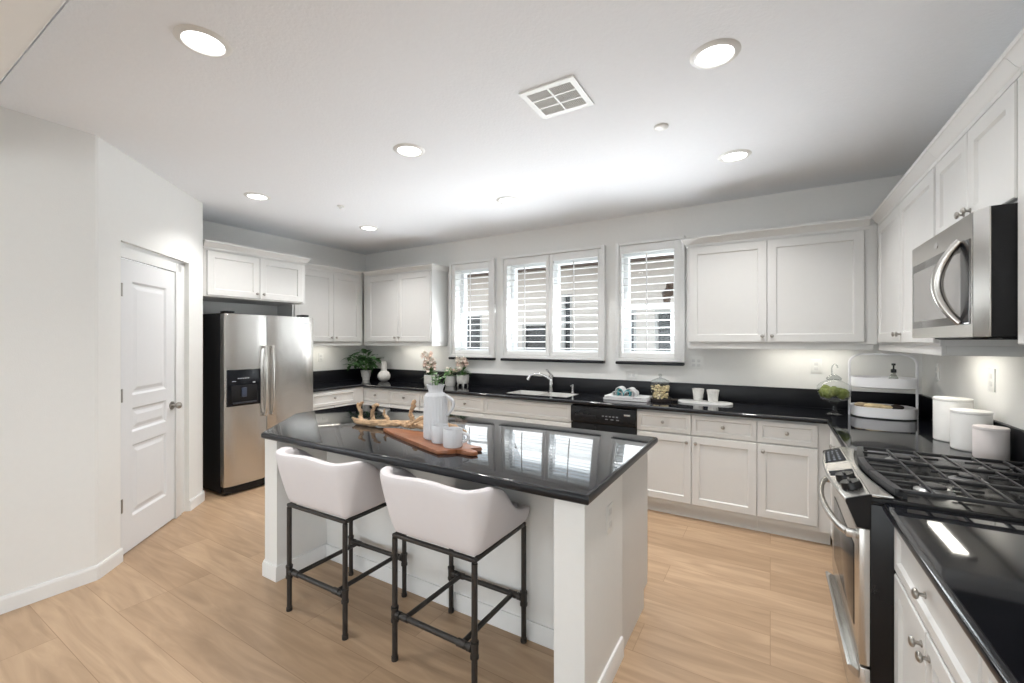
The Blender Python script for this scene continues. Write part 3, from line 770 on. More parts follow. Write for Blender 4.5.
# burners
for (bx, by_) in ((.50, 2.09), (.50, 2.54), (.80, 2.09), (.80, 2.54), (.65, 2.315)):
    b = MB(); b.lathe([(0, 0), (.055, 0), (.055, .008), (.04, .016), (.04, .02), (0, .02)], (bx, by_, .932)); bu = b.build('burner', mat('aluminium_burner', (.42, .42, .42), .35, .8), ck)
    b = MB(); b.lathe([(0, .0), (.034, 0), (.034, .007), (.03, .010), (0, .011)], (bx, by_, .952)); b.build('burner_cap', IRON, bu)
# grates: three sections, bowed at the front
gz0, gz1 = .956, .966
def gx(y): return .372-.045*math.sin(math.pi*(y-RY0)/(RY1-RY0))
secs = [(1.952, 2.181), (2.185, 2.414), (2.418, 2.648)]
for (a, c) in secs:
    b = MB(); t = .0042
    n = 8
    fro = [(gx(a+(c-a)*k/n), a+(c-a)*k/n) for k in range(n+1)]
    b.prism(fro+[(x+.022, y) for x, y in fro[::-1]], .940, gz1, .003, 2)
    for y in (a+t, c-t): b.box(gx(y)+.01, .925, y-t, y+t, gz0-.004, gz1, .002)
    b.box(.914, .925, a, c, gz0-.004, gz1, .002)
    m_ = (a+c)/2
    for y in (a+(c-a)*.28, a+(c-a)*.72):
        pass
    for x in (.47, .565, .66, .755, .85): b.box(x-t, x+t, a+t, c-t, gz0, gz1, .002)
    for (x0, x1) in ((gx(m_)+.015, .455), (.54, .62), (.70, .78), (.83, .915)): b.box(x0, x1, m_-t, m_+t, gz0+.001, gz1+.001, .002)
    for y in (a+.012, c-.012):
        for x in (gx(y)+.03, .91): b.box(x-.006, x+.006, y-.006, y+.006, .9325, gz0)
    b.build('grate', IRON, rg)
# rear vent strip
b = MB(); b.box(.935, .956, RY0, RY1, .932, .968, .004); b.build('rear_trim', BLACK, rg)
# sloped control panel, bowed lip; black end caps
def lipx(y): return .232-.028*math.sin(math.pi*(y-RY0)/(RY1-RY0))
n = 14; b = MB(); bm = b.bm; rings = []
for k in range(n+1):
    y = RY0+.001+(RY1-RY0-.002)*k/n; lx = lipx(y)
    rings.append([bm.verts.new(c) for c in ((.301, y, .941), (lx+.004, y, .914), (lx, y, .908), (lx+.002, y, .898), (.266, y, .822), (.2998, y, .822), (.2998, y, .904), (.2999, y, .906))])
for P, Q in zip(rings, rings[1:]):
    for k in range(8): bm.faces.new((P[k], P[(k+1) % 8], Q[(k+1) % 8], Q[k]))
bm.faces.new(rings[0][::-1]); bm.faces.new(rings[-1])
cpn = b.build('control_panel', STEELH, rg)
b = MB(); b.prism_y([(.303, .9425), (lipx(RY0)-.001, .914), (lipx(RY0)-.003, .904), (.262, .820), (.2998, .820), (.2998, .9045), (.2999, .9055)], RY0-.006, RY0+.003); b.build('end_cap', BLACK, cpn)
b = MB(); b.prism_y([(.303, .9425), (lipx(RY1)-.001, .914), (lipx(RY1)-.003, .904), (.262, .820), (.2998, .820), (.2998, .9045), (.2999, .9055)], RY1-.003, RY1+.006); b.build('end_cap', BLACK, cpn)
# panel slope helper: point on the sloped face at fraction u from lip (0) to deck (1)
def ps(u, y, up=0.):
    lx = lipx(y); x0, z0, x1, z1 = lx+.004, .914, .301, .941
    dx, dz = x1-x0, z1-z0; L = math.hypot(dx, dz)
    return (x0+dx*u-dz/L*up, y, z0+dz*u+dx/L*up)
def plate(b, u0, u1, y0, y1, h, n=1):
    lo = [ps(u0, y0), ps(u1, y0), ps(u1, y1), ps(u0, y1)]; hi = [ps(u0, y0, h), ps(u1, y0, h), ps(u1, y1, h), ps(u0, y1, h)]
    A = [b.bm.verts.new(c) for c in lo]; B = [b.bm.verts.new(c) for c in hi]
    b.bm.faces.new(A[::-1]); b.bm.faces.new(B)
    for k in range(4): b.bm.faces.new((A[k], A[(k+1) % 4], B[(k+1) % 4], B[k]))
b = MB(); plate(b, .06, .92, 2.43, 2.68, .002); kp = b.build('keypad', mat('keypad_black', (.008, .009, .012), .6, spec=.12), cpn, smooth=False)
b = MB()
for i in range(3):
    for j in range(5): plate(b, .2+i*.22, .3+i*.22, 2.45+j*.042, 2.472+j*.042, .003)
b.build('key_marks', mat('key_grey', (.16, .18, .21), .5), kp, smooth=False)
b = MB(); plate(b, .06, .92, 2.215, 2.275, .002); b.build('display', mat('keypad_black', (.008, .009, .012), .6, spec=.12), cpn, smooth=False)
for y in (2.035, 2.14):
    c0 = Vector(ps(.5, y, .001)); c1 = Vector(ps(.5, y, .024)); b = MB(); b.cyl(c0, c1, .034, .030, n=24); kb = b.build('burner_knob', BLACK, cpn)
    d = (c1-c0).normalized(); b = MB(); b.box(-.004, .004, -.028, .028, 0, .008, .002)
    for v in b.bm.verts: q = Vector((d.z*v.co.x, v.co.y, -d.x*v.co.x))+d*v.co.z; v.co = c1+q
    b.build('knob_grip', BLACK, kb)
# oven door with bowed handle, window; drawer below
b = MB(); b.box(.268, .300, RY0+.002, RY1-.002, .335, .815, .005); od = b.build('oven_door', STEELH, rg)
b = MB(); b.box(.2655, .2685, RY0+.10, RY1-.10, .42, .72, .001); b.build('oven_window', DARKGLASS, od)
def bowbar(z, nm, par, bow, y0, y1, xs, r):
    b = MB(); pts = []
    for k in range(17):
        t = k/16; pts.append((xs-bow*math.sin(math.pi*t)**.7, y0+(y1-y0)*t, z))
    b.tube(pts, r, n=12)
    b.box(xs-.006, .274, y0-.012, y0+.014, z-.014, z+.014, .004); b.box(xs-.006, .274, y1-.014, y1+.012, z-.014, z+.014, .004)
    b.build(nm, STEELH, par)
bowbar(.782, 'handle', od, .045, RY0+.035, RY1-.035, .24, .0125)
b = MB(); b.box(.270, .300, RY0+.002, RY1-.002, .075, .327, .005); wd = b.build('warming_drawer', STEELH, rg)
b = MB(); b.prism_y([(.276, .30), (.245, .316), (.238, .312), (.238, .30), (.262, .275), (.276, .275)], RY0+.02, RY1-.02, .002); b.build('handle', STEELH, wd)

# ================================================================== microwave
mw = thing('microwave', 'stainless over-the-range microwave mounted above the gas range', 'microwave', (.78, 2.31, 1.485))
MY0, MY1 = 1.915, 2.700
MYs = 2.065        # door / control column split
b = MB(); b.box(.596, .977, 1.9405, MY1-.002, 1.4875, 1.900, .003); b.build('microwave_body', BLACKM, mw)
def mwx(y): t = (y-MY0)/(MY1-MY0); return .573+.0*t if t > .16 else .573+.022*(1-t/.16)
b = MB(); b.prism([(.5955, 1.995), (.571, 1.995), (.571, MY1-.002), (.5955, MY1-.002)], 1.486, 1.899, .003, 2); md = b.build('door', STEELH, mw)
b = MB(); b.prism([(.5955, MY0+.022), (.592, MY0+.022), (.5715, 1.992), (.5955, 1.992)], 1.486, 1.899, .003, 2); mc = b.build('control_column', STEELH, mw)
b = MB(); b.box(.5685, .5715, 2.015, MY1-.018, 1.53, 1.815, .001); gw = b.build('door_window', MWGLASS, md)
b = MB(); b.box(.5678, .5688, 2.09, MY1-.04, 1.56, 1.78); b.build('window_mesh', mat('window_mesh_grey', (.30, .29, .28), .25, .4), gw)
b = MB(); b.box(.5676, .5688, 2.018, 2.085, 1.535, 1.81); b.build('touch_strip', DARKGLASS, gw)
b = MB(); pts = []; 
for k in range(19):
    t = k/18; pts.append((.566-.048*math.sin(math.pi*t)**.85, 2.085+.0*t+.045*math.sin(math.pi*t), 1.535+.285*t))
b.tube(pts, [.0125+.005*math.sin(math.pi*k/18) for k in range(19)], n=12); b.build('handle', STEELH, md)
b = MB(); b.cyl((.5735, 2.36, 1.855), (.570, 2.36, 1.855), .012, n=20)
for v in b.bm.verts: v.co.y = 2.36+(v.co.y-2.36)*1.8
b.build('badge', CHROME, md)
b = MB(); b.box(.64, .95, 2.0, 2.62, 1.478, 1.487, .003); b.box(.60, .64, 2.10, 2.5, 1.480, 1.487, .002); b.build('vent_filter', BLACKM, mw)

# ================================================================== ceiling fittings
def make_can():
    r = thing('recessed_light', None, 'ceiling light', (0, 0, ZC), 0, 'recessed ceiling lights', local=True)
    b = MB(); b.lathe([(.074, -.004), (.078, -.010), (.094, -.008), (.104, -.0005), (.074, -.0005), (.074, -.004)], n=40); b.build('trim_ring', PLASTIC, r)
    b = MB(); b.lathe([(0, -.004), (.0735, -.004), (.0735, -.001), (0, -.001)], n=40); b.build('diffuser', LAMP, r)
    return r
cans = [(-2.06, .90, 'round recessed ceiling light, alone over the open floor by the pantry wall and ceiling step'),
        (-.21, 2.10, 'round recessed ceiling light between the vent and the microwave cabinets'),
        (-2.06, 2.115, 'round recessed ceiling light at the middle of the kitchen ceiling'),
        (-.21, 3.32, 'round recessed ceiling light above the two-door base cabinet by the right corner'),
        (-3.86, 2.105, 'round recessed ceiling light in front of the refrigerator'),
        (-2.03, 3.32, 'round recessed ceiling light in front of the double window shutter'),
        (-3.87, 3.34, 'round recessed ceiling light near the corner above the potted plant')]
c0 = make_can()
for k, (x, y, lab) in enumerate(cans):
    c = c0 if k == 0 else copy_tree(c0)
    c.location = (x, y, ZC); c['label'] = lab
    l = bpy.data.lights.new('can_lamp', 'AREA'); l.shape = 'DISK'; l.size = .14; l.energy = 5; l.color = (1, .985, .96); l.spread = R(120)
    lo = bpy.data.objects.new('can_lamp', l); COL.objects.link(lo); lo.parent = c; lo.location = (0, 0, -.014)
vt = thing('ceiling_vent', 'square white six-panel air vent on the ceiling', 'vent', (-.955, 2.055, ZC))
b = MB(); vx0, vx1, vy0, vy1 = -1.105, -.805, 1.915, 2.20
vh = []
for i in range(2):
    for j in range(3): vh.append((vx0+.030+i*.125, vx0+.145+i*.125, vy0+.030+j*.078, vy0+.098+j*.078))
for x0, x1, y0, y1 in rects([vx0, vx1], [vy0, vy1], vh): b.box(x0, x1, y0, y1, ZC-.008, ZC-.0005)
bmesh.ops.remove_doubles(b.bm, verts=b.bm.verts[:], dist=1e-5)
b.build('frame', PLASTIC, vt, smooth=False)
for (x0, x1, y0, y1) in vh:
    b = MB(); n = 12
    for k in range(n):
        x = x0+(x1-x0)*(k+.5)/n; b.prism_y([(x-.002, ZC-.007), (x-.001, ZC-.007), (x+.003, ZC-.001), (x+.002, ZC-.001)], y0, y1)
    b.build('grille', PLASTIC, vt, smooth=False)
b = MB(); b.box(vx0+.028, vx1-.028, vy0+.028, vy1-.028, ZC-.0012, ZC-.0004); b.build('duct_shade', VENTD, vt, smooth=False)  # thin dark sheet painting the shade inside the duct
single(MB().lathe([(0, -.012), (.034, -.012), (.040, -.008), (.042, -.0005), (0, -.0005)], (-.554, 2.644, ZC)), 'sprinkler_cover', PLASTIC, 'round white sprinkler cover on the ceiling beside the vent', 'sprinkler', (-.554, 2.644, ZC))
single(MB().lathe([(0, -.03), (.012, -.03), (.012, -.01), (.030, -.008), (.034, -.0005), (0, -.0005)], (-3.465, 2.66, ZC)), 'ceiling_sprinkler', PLASTIC, 'tiny white sprinkler head on the ceiling toward the refrigerator', 'sprinkler', (-3.465, 2.66, ZC))

# ================================================================== under-cabinet lights
def under_light(x, y, z, L, along, label, power=.85):
    r = thing('under_cabinet_light', label, 'light', (x, y, z), 0 if along == 'x' else R(90), 'under-cabinet lights', local=True)
    b = MB(); b.box(-L/2-.02, L/2+.02, -.055, .055, -.018, -.0005, .004); b.build('housing', PLASTIC, r)
    b = MB(); b.box(-L/2, L/2, -.03, .03, -.0195, -.0178, .0005); b.build('diffuser', STRIP, r)
    l = bpy.data.lights.new('under_cabinet_lamp', 'AREA'); l.shape = 'RECTANGLE'; l.size = L; l.size_y = .06; l.energy = power; l.color = (1, .95, .84)
    lo = bpy.data.objects.new('under_cabinet_lamp', l); COL.objects.link(lo); lo.parent = r; lo.location = (0, 0, -.022)
under_light(-4.96, 3.45, 1.45, .55, 'y', 'slim light under the upper cabinet next to the refrigerator')
under_light(-4.02, 4.19, 1.45, .55, 'x', 'slim light under the upper cabinet over the bulb vase')
under_light(.26, 4.19, 1.45, .55, 'x', 'slim light under the upper cabinet over the moss terrarium')
under_light(.82, 3.22, 1.45, .42, 'y', 'slim light under the right corner cabinet over the canisters')
under_light(.82, 1.42, 1.45, .45, 'y', 'slim light under the upper cabinet on the near side of the microwave')

# ================================================================== wall outlets
def outlet(x, y, z, axis, label, n=1, horiz=False):
    w_, h_ = (.075, .118) if not horiz else (.118, .075)
    if n == 2: w_ = .118
    t = .006
    r = thing('wall_outlet', label, 'outlet', (x, y, z), 0, 'wall outlets')
    b = MB()
    if axis == 'y': b.box(x-w_/2, x+w_/2, y-t, y-.0003, z-h_/2, z+h_/2, .002)
    else: b.box(x-t, x-.0003, y-w_/2, y+w_/2, z-h_/2, z+h_/2, .002)
    if axis == 'x+': b.bm.free(); b = MB(); b.box(x+.0003, x+t, y-w_/2, y+w_/2, z-h_/2, z+h_/2, .002)
    b.build('cover_plate', PLASTIC, r)
    G = mat('socket_grey', (.66, .66, .65), .5)
    for i in range(n):
        cx = (i-(n-1)/2)*.046
        for dz in (-.02, .02):
            b = MB()
            a, c = (cx, dz) if not horiz else (dz, cx)
            if axis == 'y': b.box(x+a-.014, x+a+.014, y-t-.0012, y-t+.0005, z+c-.013, z+c+.013, .001)
            elif axis == 'x': b.box(x-t-.0012, x-t+.0005, y+a-.014, y+a+.014, z+c-.013, z+c+.013, .001)
            else: b.box(x+t-.0005, x+t+.0012, y+a-.014, y+a+.014, z+c-.013, z+c+.013, .001)
            b.build('socket', G, r)
outlet(-.595, YB, 1.265, 'y', 'double white wall outlet under the upper cabinet beside the shutter', 2)
outlet(.326, YB, 1.262, 'y', 'white wall outlet above the moss terrarium')
outlet(-1.20, YB, 1.127, 'y', 'sideways white wall outlet just over the backsplash behind the book', 1, True)
outlet(XR, 3.17, 1.272, 'x', 'white wall outlet above the white canisters')
outlet(XR, 4.02, 1.26, 'x', 'white wall outlet behind the two-tier tray rack in the corner')
outlet(XL, 3.62, 1.25, 'x+', 'white wall outlet on the fridge wall beside the potted plant')

# ================================================================== decor on the back counter
def plant_leaf(b, base, dirv, L, w_, droop=.3, cup=.15):
    """a curved pointed leaf blade"""
    d = Vector(dirv).normalized(); side = d.cross(Vector((0, 0, 1)))
    if side.length < .05: side = Vector((1, 0, 0))
    side.normalize(); up = side.cross(d); n = 5; prev = None; base = Vector(base)
    for k in range(n+1):
        t = k/n; wd = w_*math.sin(math.pi*(t**.8)*.98+.02)*.5+.0005
        c = base+d*L*t+Vector((0, 0, -1))*droop*L*t*t
        row = [b.bm.verts.new(c-side*wd+up*cup*wd), b.bm.verts.new(c), b.bm.verts.new(c+side*wd+up*cup*wd)]
        if prev:
            b.bm.faces.new((prev[0], prev[1], row[1], row[0])); b.bm.faces.new((prev[1], prev[2], row[2], row[1]))
        prev = row
def blossom(b, c, r):
    c = Vector(c); ax = Vector((random.uniform(-.6, .6), -1, random.uniform(-.2, .8))).normalized()
    u = ax.cross(Vector((0, 0, 1))).normalized(); v = u.cross(ax)
    for k in range(5):
        a = 2*math.pi*k/5; d = (u*math.cos(a)+v*math.sin(a))*.85+ax*.4
        plant_leaf(b, c, d, r, r*.9, .0, .3)
# broad-leaf plant in a white footed pot
PX, PY = -4.89, 4.17
pl = thing('potted_plant', 'broad-leaved green plant in a white pot in the counter corner', 'plant', (PX, PY, ZT))
b = MB(); b.lathe([(0, 0), (.048, 0), (.052, .035), (.050, .04), (.060, .045), (.074, .130), (.077, .135), (.070, .135), (.064, .12), (0, .12)], (PX, PY, ZT)); b.build('pot', POTG, pl)
b = MB(); b.lathe([(0, .123), (.064, .123), (0, .128)], (PX, PY, ZT)); b.build('soil', SOIL, pl)
b = MB(); g = MB()
for k in range(64):
    a = random.uniform(0, 2*math.pi); rr = random.uniform(.03, .23); hz = random.uniform(.0, .24)
    top = Vector((PX+rr*math.cos(a)*1.15+.02, PY+max(-.22, min(.04, rr*math.sin(a)*.8-.05)), ZT+.20+hz*(1-rr*1.8)))
    if k % 3 == 0: b.tube([(PX, PY, ZT+.13), ((PX+top.x)/2, (PY+top.y)/2, (ZT+.13+top.z)/2+.02), top], .003, n=5)
    ly = math.sin(a)*(.1 if math.sin(a) > 0 else 1)
    plant_leaf(g, top-Vector((math.cos(a), ly, 0))*.03, (math.cos(a), ly, random.uniform(-.3, .7)), random.uniform(.12, .165), random.uniform(.07, .095), .35)
for q in (b, g):
    for v in q.bm.verts: v.co.x = max(v.co.x, -5.085+.01*math.sin(v.co.z*60)); v.co.y = min(v.co.y, 4.325+.01*math.sin(v.co.z*50)); v.co.z = min(v.co.z, 1.398)
b.build('stems', LEAF, pl); g.build('foliage', LEAF2, pl)
# round textured bulb vase
VX, VY = -4.53, 4.17
b = MB(); bm = b.bm; prof = [(0, 0), (.035, 0), (.068, .02), (.086, .055), (.084, .09), (.066, .122), (.042, .138), (.036, .16), (.038, .268), (.041, .273), (.033, .273), (.029, .17), (0, .165)]
b.lathe(prof, (VX, VY, ZT), n=40, rib=14, amp=.02)
single(b, 'bulb_vase', POTG, 'white round-bellied vase with a narrow neck beside the potted plant', 'vase', (VX, VY, ZT))
# flower pots
def flower_pot(x, y, rp, hp, label, nf, legs=False, fh=.17, lean=0., seed=1, pmat=POTG, col=(PETAL, PETALW)):
    random.seed(seed)
    r = thing('potted_flowers', label, 'flowers', (x, y, ZT), group='pots of pink flowers')
    z0 = ZT+(.035 if legs else 0)
    b = MB(); b.lathe([(0, 0), (rp*.86, 0), (rp*.95, .012), (rp, hp*.5), (rp, hp), (rp*.92, hp), (rp*.9, hp*.85), (0, hp*.85)], (x, y, z0)); p = b.build('pot', pmat, r)
    if legs:
        for a in (45, 135, 225, 315):
            b = MB(); b.cyl((x+rp*.8*math.cos(R(a)), y+rp*.8*math.sin(R(a)), ZT), (x+rp*.72*math.cos(R(a)), y+rp*.72*math.sin(R(a)), z0+.003), .006, .009, n=10); b.build('pot_foot', pmat, p)
    b = MB(); b.lathe([(0, hp*.86), (rp*.89, hp*.86), (0, hp*.9)], (x, y, z0)); b.build('soil', SOIL, r)
    g = MB(); st = MB(); A = MB(); W = MB(); nw = na = 0
    for k in range(26):
        a = random.uniform(0, 2*math.pi); plant_leaf(g, (x+.02*math.cos(a), y+.02*math.sin(a), z0+hp*.9+random.uniform(0, .07)), (math.cos(a), math.sin(a), random.uniform(-.1, 1.1)), random.uniform(.07, .12), .042, .3)
    for k in range(nf):
        a = random.uniform(0, 2*math.pi); q = random.uniform(.1, 1); px = x+lean*q+rp*.95*math.cos(a)*random.uniform(.2, 1); py = y+rp*.7*math.sin(a); pz = z0+hp+.03+fh*q
        st.tube([(x, y, z0+hp*.85), ((x+px)/2, (y+py)/2, (z0+hp+pz)/2+.01), (px, py, pz)], .0015, n=5)
        blossom(A if k % 2 else W, (px, py, pz), random.uniform(.036, .054))
    st.build('stems', LEAF, r); g.build('foliage', LEAF, r); A.build('pink_blossoms', col[0], r); W.build('cream_blossoms', col[1], r)
    return r
flower_pot(-3.56, 4.03, .088, .135, 'tallest pot of pink and cream flowers, behind the pitcher under the cabinet end', 38, fh=.24, lean=-.05, seed=3)
flower_pot(-3.375, 4.17, .066, .12, 'low grey pot of sprigs half hidden between two flower pots', 5, fh=.05, seed=5)
flower_pot(-3.20, 4.19, .076, .105, 'footed pot of pink flowers beneath the single shutter, nearest the faucet', 32, legs=True, fh=.16, seed=9)
random.seed(21)
# stack of books with an open bow-like book on it
BX, BY = -1.145, 4.03
b = MB(); b.box(BX-.205, BX+.205, BY-.10, BY+.115, ZT+.0005, ZT+.022, .003); 
bk = thing('book', 'closed grey picture book lying under the open book', 'book', (BX, BY, ZT), group='books by the dishwasher')
b.build('cover', PAPERG, bk); b = MB(); b.box(BX-.20, BX+.20, BY-.103, BY-.0995, ZT+.004, ZT+.018); b.build('pages', PAPER, bk)
b = MB(); b.box(BX-.195, BX+.20, BY-.095, BY+.11, ZT+.0225, ZT+.040, .003)
bk = thing('book', 'pale closed book directly beneath the teal open book', 'book', (BX, BY, ZT+.0225), group='books by the dishwasher'); b.build('cover', PAPER, bk)
b = MB(); b.box(BX+.07, BX+.15, BY-.097, BY-.0945, ZT+.027, ZT+.035); b.build('spine_print', PAPERG, bk)
ob = thing('open_book', 'small open book with teal inside pages curled into loops, on the book stack', 'book', (BX-.02, BY, ZT+.04), group='books by the dishwasher')
def loop(sx, w1, h1, m, nm, wd=.075, sc_=1.):
    b = MB(); n = 14; pr = []
    for k in range(n+1):
        t = k/n; a = math.pi*1.15*t
        pr.append((BX-.02+sx*(w1*(1-math.cos(a))/2*1.0), ZT+.0415+h1*math.sin(a*.86)*(1)+.0015))
    inn = [(x-sx*.002, z-.005) if 0 < i < n else (x, z) for i, (x, z) in enumerate(pr)]
    P = [Vector((x, 0, z)) for x, z in pr]; bm = b.bm; rings = []
    for i, p in enumerate(P):
        d = (P[min(i+1, n)]-P[max(i-1, 0)]).normalized(); nn = Vector((-d.z, 0, d.x))*.004
        rings.append([bm.verts.new((p.x+q.x, BY+yy, max(p.z+q.z, ZT+.0408))) for q, yy in ((nn, -wd), (nn, wd*.6), (-nn, wd*.6), (-nn, -wd))])
    for A, B in zip(rings, rings[1:]):
        for k in range(4): bm.faces.new((A[k], A[(k+1) % 4], B[(k+1) % 4], B[k]))
    bm.faces.new(rings[0][::-1]); bm.faces.new(rings[-1]); b.build(nm, m, ob)
loop(-1, .075, .075, PAPER, 'page_loop'); loop(1, .085, .07, PAPER, 'page_loop'); loop(-1, .052, .062, TEAL, 'teal_page_loop', .0765); loop(1, .058, .052, TEAL, 'teal_page_loop', .0765)
loop(-1, .105, .038, PAPER, 'page_loop'); loop(1, .11, .05, PAPER, 'page_loop')
# cookie jar
JX, JY = -.870, 4.12
tr = thing('wicker_tray', 'dark round wicker holder under the glass cookie jar', 'tray', (JX, JY, ZT))
b = MB(); b.lathe([(0, 0), (.096, 0), (.104, .02), (.102, .026), (.097, .024), (.094, .008), (0, .008)], (JX, JY, ZT), n=32); b.build('basket', WICK, tr)
b = MB(); b.tube([(JX+.098, JY-.02, ZT+.015), (JX+.14, JY-.03, ZT+.02), (JX+.15, JY+.01, ZT+.02), (JX+.100, JY+.02, ZT+.015)], .008); b.build('handle', WICK, tr)
jr = thing('cookie_jar', 'lidded glass jar filled with golden rusks on the counter', 'jar', (JX, JY, ZT+.008))
b = MB(); b.lathe([(0, .009), (.084, .009), (.093, .02), (.093, .130), (.076, .155), (.076, .168), (.073, .168), (.073, .153), (.090, .128), (.090, .022), (.08, .013), (0, .013)], (JX, JY, ZT), n=36); b.build('jar_body', JAR, jr)
b = MB(); b.lathe([(0, .171), (.088, .171), (.090, .176), (.07, .19), (.03, .207), (.012, .212), (.010, .222), (.017, .235), (.012, .248), (0, .25)], (JX, JY, ZT), n=32); b.build('lid', glassmat('lid_glass', (.86, .88, .88), .08), jr)
b = MB(); random.seed(4)
for k in range(110):
    a = random.uniform(0, 6.28); rr = .072*math.sqrt(random.random()); z = ZT+.027+.110*random.random()
    c = Vector((JX+rr*math.cos(a), JY+rr*math.sin(a), z)); d = Vector((random.uniform(-1, 1), random.uniform(-1, 1), random.uniform(-1, 1))).normalized()*.011
    b.tube([c-d, c, c+d], [.006, .009, .006], n=7)
o = b.build('rusks', TOAST, jr); o['kind'] = 'stuff'
# tray with two cups
TX, TY = -.50, 4.16
b = MB(); pr = []
for k in range(40):
    a = 2*math.pi*k/40; ca_, sa_ = math.cos(a), math.sin(a)
    pr.append((TX+.225*math.copysign(abs(ca_)**.55, ca_), TY+.085*math.copysign(abs(sa_)**.8, sa_)))
b.prism(pr, ZT+.0003, ZT+.016, .004, 2)
ty = single(b, 'serving_tray', STONE, 'white oval serving board holding the two speckled cups', 'tray', (TX, TY, ZT))
for x, y, lab in ((-.558, 4.205, 'speckled white cup on the oval board, nearer the cookie jar'), (-.432, 4.165, 'speckled white cup on the oval board, nearer the terrarium')):
    b = MB(); b.lathe([(0, 0), (.034, 0), (.038, .006), (.043, .055), (.051, .105), (.048, .105), (.040, .055), (.034, .01), (0, .01)], (x, y, ZT+.0165), n=30, rib=15, amp=.018)
    single(b, 'cup', mat('speckled_ceramic', (.68, .67, .64), .6, noise=.25, nscale=120), lab, 'cup', (x, y, ZT+.0165), 'speckled cups on the oval board')
# moss terrarium
QX, QY = .410, 4.02
te = thing('moss_terrarium', 'glass footed bowl of green moss balls with a hooked glass lid', 'terrarium', (QX, QY, ZT))
b = MB(); b.lathe([(0, 0), (.055, 0), (.057, .005), (.022, .014), (.013, .04), (.014, .075), (.03, .095), (.085, .115), (.104, .155), (.106, .195), (.103, .195), (.101, .156), (.083, .12), (.03, .10), (0, .098)], (QX, QY, ZT), n=36); b.build('glass_bowl', JAR, te)
b = MB(); b.lathe([(.107, .197), (.104, .212), (.085, .235), (.055, .25), (.035, .262), (0, .268)], (QX, QY, ZT), n=36); b.build('glass_lid', JAR, te)
b = MB(); b.lathe([(0, .258), (.045, .260), (.050, .272), (.028, .292), (.014, .30), (0, .302)], (QX, QY, ZT), n=24)
b.tube([(QX-.012, QY, ZT+.295), (QX-.014, QY, ZT+.345), (QX-.006, QY, ZT+.372), (QX+.008, QY, ZT+.378), (QX+.020, QY, ZT+.365), (QX+.022, QY, ZT+.35)], .005, n=8); b.build('lid_hook', glassmat('frosted_hook', (.8, .82, .82), .1), te)
random.seed(12)
for k in range(9):
    a = k*.79; rr = .062 if k else 0; b = MB(); c = (QX+rr*math.cos(a), QY+rr*math.sin(a), ZT+.158+(.022 if k % 3 == 0 else .003))
    b.sphere(c, .033+.003*(k % 2), 14)
    for v in b.bm.verts: v.co += (v.co-Vector(c))*random.uniform(-.12, .12)
    b.build('moss_ball', MOSS, te)

# two-tier tray rack
KX, KY = .700, 4.085
rk = thing('tiered_tray_rack', 'white two-tier oval tray rack with an arched handle in the corner', 'rack', (KX, KY, ZT))
def oval(hx, hy, n=40, e=.75): return [(KX+hx*math.copysign(abs(math.cos(a))**e, math.cos(a)), KY+hy*math.copysign(abs(math.sin(a))**e, math.sin(a))) for a in [2*math.pi*k/n for k in range(n)]]
def otray(z0, z1, nm):
    b = MB(); bm = b.bm; rows = []
    for (sc1, z) in ((.0, z0), (.94, z0), (1.0, z0+.006), (1.0, z1), (.975, z1), (.975, z0+.012), (.0, z0+.010)):
        if sc1 == 0: rows.append([bm.verts.new((KX, KY, z))]); continue
        rows.append([bm.verts.new((KX+(x-KX)*sc1, KY+(y-KY)*sc1, z)) for x, y in oval(.183, .150)])
    n = 40
    for A, B in zip(rows, rows[1:]):
        for k in range(n):
            if len(A) == 1: bm.faces.new((A[0], B[(k+1) % n], B[k]))
            elif len(B) == 1: bm.faces.new((A[k], A[(k+1) % n], B[0]))
            else: bm.faces.new((A[k], A[(k+1) % n], B[(k+1) % n], B[k]))
    b.build(nm, mat('white_enamel', (.77, .77, .79), .35), rk)
otray(ZT+.003, ZT+.078, 'lower_tray'); otray(ZT+.215, ZT+.288, 'upper_tray')
b = MB(); hx = .190; pts = [(KX-hx, KY, ZT), (KX-hx, KY, ZT+.385)]
for k in range(1, 9): a = math.pi-(math.pi/2)*k/8; pts.append((KX-hx+.085+.085*math.cos(a), KY, ZT+.385+.07*math.sin(a)))
for k in range(0, 9): a = math.pi/2-(math.pi/2)*k/8; pts.append((KX+hx-.085+.085*math.cos(a), KY, ZT+.385+.07*math.sin(a)))
pts.append((KX+hx, KY, ZT))
b.tube(pts, .008, n=10); b.build('arched_handle', mat('white_enamel', (.77, .77, .79), .35), rk)
pb = thing('pump_bottle', 'small clear bottle with a black pump on the upper tier', 'bottle', (KX+.065, KY+.01, ZT+.2280))
b = MB(); b.lathe([(0, 0), (.026, 0), (.030, .01), (.026, .06), (.012, .085), (.011, .095), (0, .095)], (KX+.065, KY+.01, ZT+.2285), n=24); b.build('bottle_body', glassmat('bottle_glass', (.7, .72, .68), .05), pb)
b = MB(); b.lathe([(0, .095), (.016, .095), (.016, .118), (.005, .122), (.005, .145), (.012, .148), (.012, .16), (0, .162)], (KX+.065, KY+.01, ZT+.2285), n=18); b.tube([(KX+.065, KY+.01, ZT+.384), (KX+.062, KY-.03, ZT+.382)], .004, n=8); b.build('pump', BLACK, pb)
random.seed(2)
